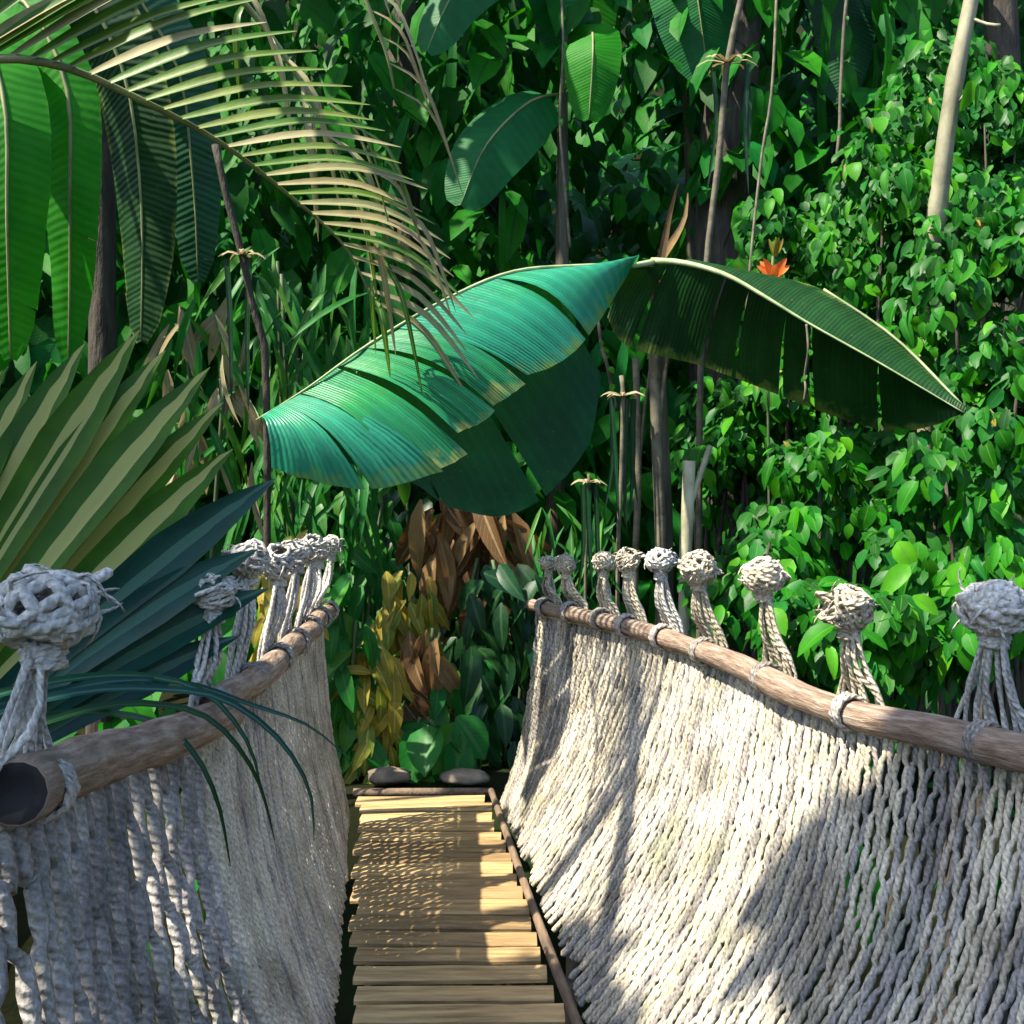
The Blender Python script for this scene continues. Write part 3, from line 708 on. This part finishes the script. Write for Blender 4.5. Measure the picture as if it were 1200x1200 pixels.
banana('banana_plant', 'banana plant with broad bright green leaves hanging at the far left edge', bb, P(-70, 40, 5.0),
       [(pp([(-70, 50, 5.0), (-30, 20, 4.6), (5, 120, 4.4), (8, 260, 4.4), (12, 420, 4.5)]), .34, V((.2, -1, .15)), 'ban_bright'),
        (pp([(-70, 40, 5.0), (10, -10, 4.8), (75, 90, 4.7), (82, 240, 4.7), (80, 430, 4.8)]), .26, V((0.1, -1, .1)), 'ban_bright'),
        (pp([(-70, 40, 5.0), (60, -40, 5.2), (140, 70, 5.3), (165, 230, 5.4), (165, 400, 5.5)]), .42, V((-.3, -1, 0)), 'ban_dark'),
        (pp([(-70, 40, 5.0), (90, -60, 5.5), (200, 60, 5.7), (225, 200, 5.8), (232, 330, 5.9)]), .40, V((0.2, -1, 0)), 'ban_under'),
        (pp([(-70, 40, 5.0), (-140, -40, 4.8), (-220, 60, 4.6), (-250, 240, 4.6)]), .45, V((0, -1, .2)), 'ban_bright')])
bb = P(640, 400, 8.2); bb.z = zg(bb.x, bb.y)
banana('banana_plant', 'dim emerald banana plant standing deep in the shade behind the arching leaf', bb, P(660, 110, 8.2),
       [(pp([(660, 110, 8.2), (620, 120, 7.9), (570, 170, 7.6), (540, 240, 7.5)]), .55, V((.2, -1, .5)), 'ban_emerald'),
        (pp([(660, 110, 8.2), (690, 40, 8.0), (695, 60, 7.8), (690, 140, 7.8)]), .45, V((0, -1, .2)), 'ban_bright'),
        (pp([(660, 110, 8.2), (660, 0, 8.0), (610, -60, 7.8), (540, -20, 7.6), (500, 60, 7.5)]), .55, V((0, -1, .6)), 'ban_emerald')])
bb = P(820, 400, 9.0); bb.z = zg(bb.x, bb.y)
banana('banana_plant', 'tall banana plant with an emerald blade hanging at the top right of centre', bb, P(800, -60, 9.0),
       [(pp([(800, -60, 9.0), (800, -110, 8.6), (815, -20, 8.3), (830, 90, 8.3)]), .75, V((.1, -1, .3)), 'ban_emerald'),
        (pp([(800, -60, 9.0), (720, -100, 8.6), (690, 0, 8.4), (700, 130, 8.4)]), .5, V((0, -1, .2)), 'ban_bright'),
        (pp([(800, -60, 9.0), (930, -90, 8.8), (990, 0, 8.6), (985, 120, 8.6)]), .6, V((0, -1, .2)), 'ban_under')])

# ------------------------------------------------------------------ leaf meshes for shrubs
def leaf_mesh(name, ln, wd, mat, droop=.25, fold=.3, n=5, heart=.0, base_w=.5):
    mb = MB(); pts = []; wds = []
    for k in range(n+1):
        t = k/n; pts.append(V((0, ln*(t-.0), -droop*ln*t*t)))
        wds.append(wd*(math.sin(PI*(t**.75)*.97+.03)**.8 if 0 < k < n else (wd*0+.15 if k == 0 else .0)))
    blade(mb, pts, wds, V((0, 0, 1)), fold)
    return mb.mesh(name, mat)
LS = [leaf_mesh('shrub_leaf', ln, ln*wr_, M['shrub'], rnd(.1, .5), rnd(.1, .5)) for ln, wr_ in ((.13, .62), (.11, .7), (.15, .5), (.12, .42), (.10, .55), (.16, .36), (.14, .75))]
YL = [leaf_mesh('yellow_leaf', rnd(.16, .24), rnd(.06, .09), M['yellow'], rnd(.2, .5)) for _ in range(3)]
DL = [leaf_mesh('dry_leaf', rnd(.34, .5), rnd(.08, .13), M['drybrown'], rnd(.1, .4), .6) for _ in range(3)]
TAN = [leaf_mesh('tan_leaf', rnd(.34, .5), rnd(.04, .07), M['drytan'], rnd(.1, .4), .6) for _ in range(3)]
GL = [leaf_mesh('grass_leaf', rnd(.34, .5), rnd(.035, .05), M['fern'], rnd(.3, .6), .4) for _ in range(3)]

def leaf_rot(nrm, roll=None):
    """leaf lies along +Y, face +Z; turn the face to nrm, tip hanging downhill"""
    nrm = nrm.normalized(); dn = V((0, 0, -1)); y = dn-nrm*dn.dot(nrm)
    if y.length < .1: y = V((rnd(-1, 1), rnd(-1, 1), 0))-nrm*0
    y = (y.normalized()+rvec(.7)); y = (y-nrm*y.dot(nrm)).normalized(); x = y.cross(nrm).normalized()
    m = Matrix((x, y, nrm)).transposed(); return m.to_quaternion()

def add_leaf(mb, pos, q, ln, wd, n=3, droop=.25):
    pts = []; wds = []
    for k in range(n+1):
        t = k/n; pts.append(pos+q @ V((0, ln*t, -droop*ln*t*t)))
        wds.append(wd*math.sin(PI*min(.97, t*.85+.12))**.8 if k < n else .002)
    blade(mb, pts, wds, q @ V((0, 0, 1)), .25)

def shrub(label, c, rad, nleaf, nmass, base, clumps, group='leafy shrubs on the right bank', lsz=1.0, meshes=None, name='leafy_shrub', mass='shrub_mass'):
    b = thing(name, label, 'shrub', base, group)
    cs = []
    for _ in range(clumps):
        u = rvec().normalized()*(random.random()**.4)
        cs.append((c+V((u.x*rad.x, u.y*rad.y, u.z*rad.z))*1.0, rnd(.22, .42)*min(rad.x, rad.z)))
    # stems to some clumps
    for k, (cc, r) in enumerate(cs[:7]):
        mb = MB(); m = base.lerp(cc, .5)+V((rnd(-.15, .15), rnd(-.1, .1), .1))
        ps, rs = smooth_path([base+V((rnd(-.1, .1), rnd(-.1, .1), -.1)), m, cc], 9, [.03, .018, .006]); tube(mb, ps, rs, 6); mb.build('stem', M['bark'], b)
    for k in range(nleaf):
        cc, r = random.choice(cs); u = rvec().normalized()
        if u.y > .35: u.y = -u.y
        p = cc+u*r*rnd(.75, 1.1)
        nrm = (u*.7+V((-.15, -.55, .55))+rvec(.5)); yl = random.random() < .02
        inst('leaf', random.choice(YL if yl else (meshes or LS)), b, p, leaf_rot(nrm), rnd(.5, 1.2)*lsz*(.5 if yl else 1))
    mb = MB()
    for k in range(nmass):
        cc, r = random.choice(cs); u = rvec().normalized()*random.random()**.5; p = cc+u*r*1.15+V((0, rnd(0, .25), 0))
        add_leaf(mb, p, leaf_rot(u*.6+V((-.1, -.5, .6))+rvec(.6)), rnd(.07, .14)*lsz, rnd(.04, .08)*lsz)
    f = mb.build('foliage', M[mass], b); f['kind'] = 'stuff'
    return b
def gb(px, d):
    p = P(px, 500, d); return V((p.x, d, zg(p.x, d)))
sh = [((1060, 235, 6.4), (.75, .5, .62), 170, 500, 'tall leafy shrub with bright leaves below the pale slanting bamboo stem'),
      ((1170, 300, 5.6), (.5, .45, .7), 130, 420, 'leafy shrub at the right edge, level with the arching banana leaf'),
      ((890, 500, 6.6), (.5, .45, .42), 150, 420, 'light green leafy shrub just under the dark hanging banana leaf'),
      ((1010, 590, 5.6), (.55, .4, .45), 160, 450, 'leafy shrub in the middle of the right bank, above the near rope tassels'),
      ((1155, 620, 4.7), (.42, .4, .55), 150, 420, 'nearest leafy shrub, behind the large rope tassel at the right edge'),
      ((900, 670, 5.2), (.45, .35, .32), 120, 360, 'dark leafy shrub low behind the middle tassels of the right handrail'),
      ((1050, 745, 4.1), (.5, .35, .28), 120, 360, 'low leafy shrub whose leaves touch the right handrail'),
      ((975, 385, 7.2), (.7, .4, .4), 120, 420, 'leafy shrub mostly hidden behind the dark banana leaf'),
      ((845, 545, 6.9), (.35, .35, .4), 100, 320, 'small bright shrub right of the banana stem and behind the middle tassels'),
      ((1100, 460, 6.3), (.55, .4, .4), 140, 420, 'leafy shrub whose leaves meet the tip of the dark banana leaf'),
      ((1190, 470, 5.3), (.35, .4, .45), 100, 320, 'shrub cut by the right edge of the picture, just above the nearest shrub'),
      ((960, 300, 7.4), (.6, .4, .6), 130, 420, 'shrub around the orange flower'),
      ((1150, 130, 6.8), (.6, .4, .6), 130, 420, 'highest shrub, at the top right corner beside the bamboo stem')]
for (c, r, a, b_, lab) in sh:
    shrub(lab, P(*c), V(r), int(a*1.6), int(b_*2.4), gb(c[0], c[2]+.1), 22)

# ------------------------------------------------------------------ jungle behind
def jungle(name, n, yr, zr, xr, size, mat, shape):
    mb = MB()
    for k in range(n):
        y = rnd(*yr); x = rnd(*xr)*y/9.0; z0 = zg(x, y); z = z0+rnd(*zr)
        ppx = 600+1200*x/y; ppy = 560-1200*(z-EYE)/y
        if 610 < ppx < 800 and 80 < ppy < 300 and random.random() < (.96 if y < 12.4 else 0): continue   # the open dark pocket
        nrm = V((rnd(-.5, .5), -.6, .6))+rvec(.5); s = rnd(*size)
        if shape == 'broad': add_leaf(mb, V((x, y, z)), leaf_rot(nrm), s, s*rnd(.35, .6), 3, .35)
        else: add_leaf(mb, V((x, y, z)), leaf_rot(V((rnd(-.4, .4), -.9, .25))), s*1.9, s*rnd(.12, .2), 4, .5)
    o = mb.build(name, M[mat]); o['kind'] = 'stuff'
    o['label'] = {'broad': 'dense mass of broad jungle leaves filling the background' if yr[0] < 10 else 'farthest jungle leaves on the slope behind everything', 'long': 'dark long blades hanging among the jungle background'}[shape]; o['category'] = 'jungle foliage'
    return o
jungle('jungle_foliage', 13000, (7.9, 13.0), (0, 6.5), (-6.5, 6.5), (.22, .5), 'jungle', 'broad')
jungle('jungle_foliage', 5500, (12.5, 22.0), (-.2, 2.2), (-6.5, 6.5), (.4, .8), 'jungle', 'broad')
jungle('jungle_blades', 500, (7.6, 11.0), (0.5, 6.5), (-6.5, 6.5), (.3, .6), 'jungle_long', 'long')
# undergrowth on the near side banks
mb = MB()
for k in range(3200):
    x = rnd(-6, 6); y = rnd(-.4, 8)
    if -1.9 < x < 1.5+.0*y and y < 5.6: continue
    if abs(x+.45) < .75 and y < 7: continue
    z = zg(x, y)+abs(rnd(0, .8)); s = rnd(.15, .38)
    add_leaf(mb, V((x, y, z)), leaf_rot(V((rnd(-.5, .5), -.5, .8))+rvec(.5)), s, s*rnd(.3, .55), 3, .35)
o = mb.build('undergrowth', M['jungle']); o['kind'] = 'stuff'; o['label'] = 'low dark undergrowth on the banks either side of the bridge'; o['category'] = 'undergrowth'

# ------------------------------------------------------------------ trees: trunks in view, crowns above the frame
def tree(label, base, pts, rads, crown_c, crown_r, nl, mat='bark', group='forest trees', lsz=(.22, .42), clumps=None):
    t = thing('forest_tree', label, 'tree', base, group)
    ps, rs = smooth_path([base+V((0, 0, -.2))]+pts, 22, rads); mb = MB()
    rs = [r*(1+.12*noise.noise(V((i*.5, r*9, base.x)))) for i, r in enumerate(rs)]
    tube(mb, ps, rs, 10); mb.build('trunk', M[mat], t)
    cl = []
    for k in range(9):
        u = rvec().normalized(); cl.append(crown_c+V((u.x*crown_r.x, u.y*crown_r.y, u.z*crown_r.z))*.75)
    if clumps: cl = clumps
    for c in cl[:6]:
        mb = MB(); q, r_ = smooth_path([ps[-3], ps[-1].lerp(c, .5)+V((0, 0, .2)), c], 8, [rs[-1]*.7, rs[-1]*.45, .01]); tube(mb, q, r_, 6); mb.build('limb', M[mat], t)
    mb = MB()
    for k in range(nl):
        c = random.choice(cl); u = rvec().normalized()*random.random()**.45; p = c+V((u.x*crown_r.x, u.y*crown_r.y, u.z*crown_r.z))*.6
        s = rnd(*lsz); add_leaf(mb, p, leaf_rot(V((0, 0, 1))+rvec(.8)), s, s*rnd(.4, .6), 3, .3)
    f = mb.build('crown', M['canopy'], t); f['kind'] = 'stuff'
    return t
def g3(x, y): return V((x, y, zg(x, y)))
p = P(118, 400, 6.2)
tree('slim black tree trunk rising behind the hanging green leaves at far left', g3(p.x, p.y), [P(120, 300, 6.2), P(114, 60, 6.2), P(100, -260, 6.3)], [.085, .08, .075, .06], V((-2.6, 6.3, 7.2)), V((2.0, 1.6, .9)), 420)
p = P(860, 400, 8.6)
tree('grey green trunk right of centre behind the thin pale stalk', g3(p.x, p.y), [P(845, 300, 8.6), P(862, 60, 8.6), P(880, -220, 8.7)], [.26, .24, .2, .14], V((1.2, 8.4, 8.2)), V((2.6, 2.0, 1.0)), 800)
p = P(1180, 400, 8.0)
tree('dark trunk at the top right corner behind the shrubs', g3(p.x, p.y), [P(1185, 300, 8), P(1175, 60, 8), P(1160, -240, 8)], [.16, .15, .13, .1], V((4.6, 8.4, 8.2)), V((2.2, 2.0, 1.0)), 500)
p = P(480, 400, 9.4)
tree('distant dark trunk left of centre half lost in foliage', g3(p.x, p.y), [P(476, 300, 9.4), P(470, 60, 9.4), P(480, -200, 9.4)], [.17, .16, .14, .1], V((-1.2, 10.2, 8.9)), V((1.6, 2.2, .8)), 2600)  # crown out of frame, set back and thickened to shade the pocket
p = P(575, 400, 12.6)  # added tree; its dense crown out of frame darkens the pocket
tree('added far tree with an unseen shading crown, trunk above the left half of the arching banana leaf', g3(p.x, p.y), [P(577, 300, 12.6), P(572, 100, 12.6), P(565, -160, 12.8)], [.17, .16, .14, .1], V((-1.7, 13.6, 9.9)), V((2.2, 2.6, .7)), 3000, lsz=(.3, .5))
# tree behind the viewer on the left whose crown shades the near end of the bridge
tree('broad crowned tree overhanging the near end of the bridge from the left', g3(-4.6, -1.6), [V((-4.4, -1.4, 2.0)), V((-3.6, -.9, 4.6)), V((-3.0, -.6, 6.0))], [.2, .17, .13, .09], V((-3.0, .45, 5.9)), V((.75, .62, .6)), 2500, lsz=(.16, .3),
     clumps=[V((x, y, z)) for x, y, z in ((-3.8, 1.3, 5.9), (-3.6, .5, 6.1), (-3.1, .3, 5.9), (-2.45, .45, 5.8), (-2.0, .2, 5.9), (-3.6, -.4, 6.1), (-2.8, -.5, 6.0), (-3.65, 1.55, 5.8), (-1.6, -.2, 5.7), (-2.35, .95, 5.85), (-2.05, .6, 5.7), (-1.75, .75, 5.9))])
st = [o for o in bpy.data.objects if o.get('label', '').startswith('broad crowned tree')][0]
mb = MB(); tube(mb, smooth_path([V((-4.0, -1.15, 3.5)), V((-2.7, .3, 3.05)), V((-1.89, 2.12, 3.41)), V((-1.61, 3.07, 4.02)), V((-1.45, 3.7, 4.7)), V((-1.4, 4.1, 5.3))], 18), [.072-.0016*k for k in range(18)], 8); mb.build('limb', M['bark'], st)

# ------------------------------------------------------------------ pale bamboo stem, top right
bs = thing('bamboo_stem', 'pale slanting bamboo stem above the shrubs at the top right', 'bamboo', gb(1085, 6.0))
ps, rs = smooth_path([W[bs], P(1085, 420, 6.0), P(1103, 210, 5.8), P(1118, 100, 5.75), P(1140, -10, 5.7), P(1165, -160, 5.7)], 40, [.05, .05, .05, .045, .04, .035])
rs = [r*(1.16 if i % 6 == 0 else 1) for i, r in enumerate(rs)]
mb = MB(); tube(mb, ps, rs, 10); mb.build('culm', M['pale_bark'], bs)
for a in ([(1135, 20, 5.7), (1155, 28, 5.65), (1172, 30, 5.6)], [(1112, 130, 5.75), (1135, 108, 5.7), (1160, 100, 5.6)]):
    mb = MB(); tube(mb, smooth_path(pp(a), 6), .010, 5); mb.build('twig', M['pale_bark'], bs)
for k in range(9):
    inst('leaf', random.choice(LS), bs, P(rnd(1130, 1175), rnd(55, 125), 5.6), leaf_rot(V((0, -.7, .5))+rvec(.4)), rnd(.8, 1.2))

# ------------------------------------------------------------------ thin stalks with pale whorls
def stalk(label, top, path, wr, nb, r=.012, dark=False, hang=0, tilt=0.0):
    base = V((path[-1].x, path[-1].y, zg(path[-1].x, path[-1].y)))
    s = thing('whorled_stalk', label, 'stalk', base, 'thin stalks topped by pale whorls')
    mb = MB(); q = smooth_path(path+[base], 24); tube(mb, q, r, 6); mb.build('stalk', M['bark' if dark else 'vine'], s)
    for k in range(nb):
        a = 2*PI*k/nb+rnd(-.2, .2); dv = V((math.cos(a), math.sin(a)*.8, rnd(-.05, .15)+tilt*math.cos(a)))
        mb = MB(); q = smooth_path([top, top+dv*wr*.6+V((0, 0, wr*.1)), top+dv*wr+V((0, 0, -wr*.12))], 6)
        blade(mb, q, [.5*wr*x for x in (.25, .4, .45, .4, .25, .05)], V((0, -.5, 1)), .3); mb.build('bract', M['drytan'], s)
    for k in range(hang):
        a = top+V((rnd(-wr, wr)*.7, rnd(-.05, .05), -.01)); mb = MB()
        blade(mb, smooth_path([a, a+V((rnd(-.03, .03), 0, -.35)), a+V((rnd(-.05, .05), 0, -rnd(.6, .85)))], 8), [.03, .03, .03, .028, .025, .02, .012, .003], V((0, -1, 0)), .4)
        mb.build('hanging_leaf', M['palm_dark'], s)
stalk('tall thin stalk with a wide pale whorl near the top, right of centre', P(852, 75, 6.6), pp([(880, -80, 6.6), (868, 0, 6.6), (852, 75, 6.6), (843, 180, 6.6), (828, 310, 6.6), (820, 480, 6.6)]), .2, 9, .022, hang=3)
stalk('stalk with a small pale whorl hung with dark leaves below the arching banana leaf', P(730, 465, 6.0), pp([(728, 440, 6.0), (730, 465, 6.0), (728, 560, 6.0), (724, 660, 6.0)]), .13, 8, .014, hang=7)
stalk('short stalk with the lowest and smallest pale whorl, above the far right tassels', P(690, 566, 5.9), pp([(690, 555, 5.9), (690, 566, 5.9), (688, 620, 5.9), (686, 680, 5.9)]), .11, 7, .010, hang=4)
stalk('dark leaning stalk with a pale whorl above the fan palm on the left', P(284, 300, 5.4), pp([(252, 170, 5.4), (268, 240, 5.4), (284, 300, 5.4), (298, 370, 5.4), (312, 450, 5.4)]), .13, 8, .02, dark=True, hang=2)
# other stems round the banana plant
for k, (a, r, m, lab) in enumerate((([(766, 395, 6.1), (770, 520, 6.1), (775, 660, 6.1)], .035, 'vine', 'grey stem just left of the banana pseudostem'),
                    ([(808, 540, 5.5), (806, 600, 5.5), (803, 680, 5.5)], .035, 'pale_bark', 'short pale stump rising behind the right handrail tassels'),
                    ([(745, 420, 6.3), (748, 560, 6.3), (744, 680, 6.3)], .022, 'vine', 'thin grey stem right of the dark hanging leaves'))):
    q = pp(a); base = V((q[-1].x, q[-1].y, zg(q[-1].x, q[-1].y)))
    s = thing('bare_stem', lab, 'stem', base); mb = MB(); tube(mb, smooth_path(q+[base], 14), r, 7); mb.build('stem', M[m], s)
    mb = MB(); t_ = q[0]; tube(mb, smooth_path([q[1], q[0].lerp(q[1], .4)+V((.05, 0, 0)), q[0]+V((.12, .05, .08))], 6), r*.5, 6); mb.build('twig', M[m], s)

# ------------------------------------------------------------------ hanging vines
vines = [((912, -60), (905, 100), (893, 180), (880, 300), (872, 400), 6.2, .009, 'vine hanging past the orange flower right of the tall stalk'),
         ((1000, -60), (990, 20), (985, 110), (984, 150), (980, 190), 6.8, .012, 'vine hanging at the top between the tall stalk and bamboo stem'),
         ((655, -60), (660, 50), (656, 140), (662, 220), (668, 290), 7.2, .010, 'vine hanging left of the bright blade at top centre'),
         ((945, 380), (947, 410), (943, 440), (944, 455), (942, 470), 5.2, .006, 'short thread of vine dangling from the dark banana leaf'),
         ((700, 360), (704, 400), (712, 430), (716, 450), (722, 480), 6.3, .012, 'crooked vine below the junction of the banana leaves')]
for a in vines:
    d_ = a[5]; q = [P(x, y, d_+rnd(-.05, .05)) for x, y in a[:5]]
    v = thing('hanging_vine', a[7], 'vine', q[-1], 'hanging vines')
    mb = MB(); tube(mb, smooth_path(q, 20), a[6], 6); mb.build('vine_stem', M['vine'], v)
    for k in range(3):
        inst('leaf', random.choice(LS), v, q[1+k]+V((.01, -.01, 0)), leaf_rot(V((rnd(-.5, .5), -.7, .4))), .35)

# ------------------------------------------------------------------ orange flower
fb = gb(905, 6.1); fw = thing('orange_flower', 'single orange flower with a pale green tip above the dark banana leaf', 'flower', fb)
mb = MB(); tube(mb, smooth_path([fb, P(900, 450, 6.1), P(903, 340, 6.05), P(906, 300, 6.0)], 14), .009, 6); mb.build('stem', M['stem'], fw)
for k in range(8):
    a = 2*PI*k/8; c = P(906, 322, 6.0); dv = V((math.cos(a)*.8, math.sin(a)*.5, .35+.3*(k % 2)))
    mb = MB(); blade(mb, smooth_path([c+V((0, 0, -.03)), c+dv*.06, c+dv*.12+V((0, 0, .01))], 6), [.02, .045, .05, .045, .03, .004], V((0, -1, .3)), .4); mb.build('petal', M['flower'], fw)
for k in range(5):
    c = P(908, 300, 6.0); mb = MB(); dv = V((rnd(-.6, .6), rnd(-.5, .1), 1)); blade(mb, smooth_path([c, c+dv*.05, c+dv*.1], 5), [.02, .03, .03, .02, .003], V((0, -1, .1)), .4); mb.build('bract', M['yellow'], fw)

# ------------------------------------------------------------------ plants at the far end of the bridge
def tuft(name, label, cat, base, meshes, n, hgt, spread, sc=(.8, 1.2), group=None, stem=True, down=False, zlo=.1):
    t = thing(name, label, cat, base, group)
    if stem:
        for k in range(4):
            e = base+V((rnd(-spread, spread)*.6, rnd(-spread, spread)*.5, hgt*rnd(.6, 1)))
            mb = MB(); tube(mb, smooth_path([base+V((rnd(-.05, .05), 0, -.05)), base.lerp(e, .5)+V((rnd(-.06, .06), 0, .05)), e], 8), .012, 5); mb.build('stem', M['stem'], t)
    for k in range(n):
        p = base+V((rnd(-spread, spread), rnd(-spread, spread)*.7, hgt*rnd(zlo, 1)))
        nrm = V((rnd(-.8, .8), -.8, .15 if down else .6))+rvec(.35); inst('leaf', random.choice(meshes), t, p, leaf_rot(nrm), rnd(*sc))
    return t
FL = [leaf_mesh('fern_leaf', rnd(.18, .28), rnd(.08, .12), M['fern'], rnd(.2, .5)) for _ in range(3)]
DK = [leaf_mesh('dark_leaf', rnd(.2, .3), rnd(.09, .13), M['palm_dark'], rnd(.2, .5)) for _ in range(3)]
BRIGHT = [leaf_mesh('broad_leaf', rnd(.24, .32), rnd(.16, .2), M['fern'], rnd(.1, .4)) for _ in range(3)]
def ge(px, d): p = P(px, 500, d); return V((p.x, d, zg(p.x, d)))
tuft('yellowing_shrub', 'yellow leaved shrub at the left of the far end of the deck', 'shrub', ge(436, 5.7), YL, 60, .72, .12)
tuft('yellowing_shrub', 'taller shrub with a few golden leaves in the dark gap beyond the deck', 'shrub', ge(480, 6.2), YL, 44, 1.1, .14, zlo=.6)
tuft('dry_plant', 'withered plant with brown leaves hanging under the arching banana leaf', 'dry plant', ge(545, 6.5), DL, 60, 1.65, .3, down=True, zlo=.5)
tuft('dry_plant', 'dry brown leafy plant low in the gap at the end of the bridge', 'dry plant', ge(500, 6.0), DL, 30, .8, .14, down=True)
tuft('low_plant', 'broad leaved emerald plant at the far end of the deck', 'plant', ge(507, 5.75), BRIGHT, 26, .34, .17)
tuft('low_plant', 'mid green plant above the emerald one at the end of the deck', 'plant', ge(545, 6.1), FL, 46, .72, .2)
tuft('low_plant', 'green plant filling the gap beside the end of the left rope net', 'plant', ge(405, 5.7), FL, 60, 1.15, .14)
tuft('low_plant', 'dark leaved plant behind the end of the right rope net', 'plant', ge(600, 6.0), DK, 80, 1.2, .25)
tuft('low_plant', 'dark leafy plant in the deepest shade beyond the deck', 'plant', ge(500, 7.6), DK, 90, 2.1, .5)
tuft('low_plant', 'tall green plant left of the gap below the banana leaf tip', 'plant', ge(420, 7.2), FL, 90, 1.9, .35)
tuft('grassy_clump', 'clump of long green blades behind the drooping palm tip', 'grass clump', ge(365, 6.4), GL, 110, 3.1, .42, (1.0, 1.5), zlo=.45)
tuft('dry_clump', 'tall dry tan clump behind the tips of the fan palm', 'dry plant', ge(235, 5.6), TAN+TAN+GL, 64, 2.65, .26, (.8, 1.2), down=True, zlo=.62)
tuft('yellowing_shrub', 'yellow green shrub right of the fan palm tips', 'shrub', ge(285, 4.9), YL+FL, 60, 2.1, .17, zlo=.6)
tuft('yellowing_shrub', 'small yellow fern-like shrub above the far left tassels', 'shrub', ge(338, 5.2), YL, 40, 1.45, .14, zlo=.6)
# palmlet right of centre: thin triangular ropes of leaf
tuft('low_plant', 'pale teal spiky plant behind the far tassels of the right handrail', 'plant', ge(672, 6.2), GL, 60, 1.5, .25, (.6, .9), zlo=.5)

# boulders at the landing
def boulder(label, c, r, seed):
    mb = MB(); n = 9; m = 14; g = []
    for i in range(n+1):
        row = []
        for j in range(m):
            a = PI*i/n; b = 2*PI*j/m; u = V((math.sin(a)*math.cos(b), math.sin(a)*math.sin(b), math.cos(a)))
            q = u*(1+.25*noise.noise(u*1.6+V((seed, 0, 0)))+.08*noise.noise(u*4+V((seed, 3, 0))))
            row.append(mb.vert(c+V((q.x*r.x, q.y*r.y, q.z*r.z))))
        g.append(row)
    for i in range(n):
        for j in range(m): mb.face((g[i][j], g[i+1][j], g[i+1][(j+1) % m], g[i][(j+1) % m]))
    o = mb.build('stone', M['stone'], base=V((c.x, c.y, c.z-r.z))); o['label'] = label; o['category'] = 'stone'
boulder('tan stone at the left end of the deck', V((P(455, 0, 5.5).x, 5.5, .0)), V((.12, .08, .045)), 1)
boulder('tan stone at the right end of the deck', V((P(545, 0, 5.48).x, 5.48, .0)), V((.13, .08, .04)), 7)
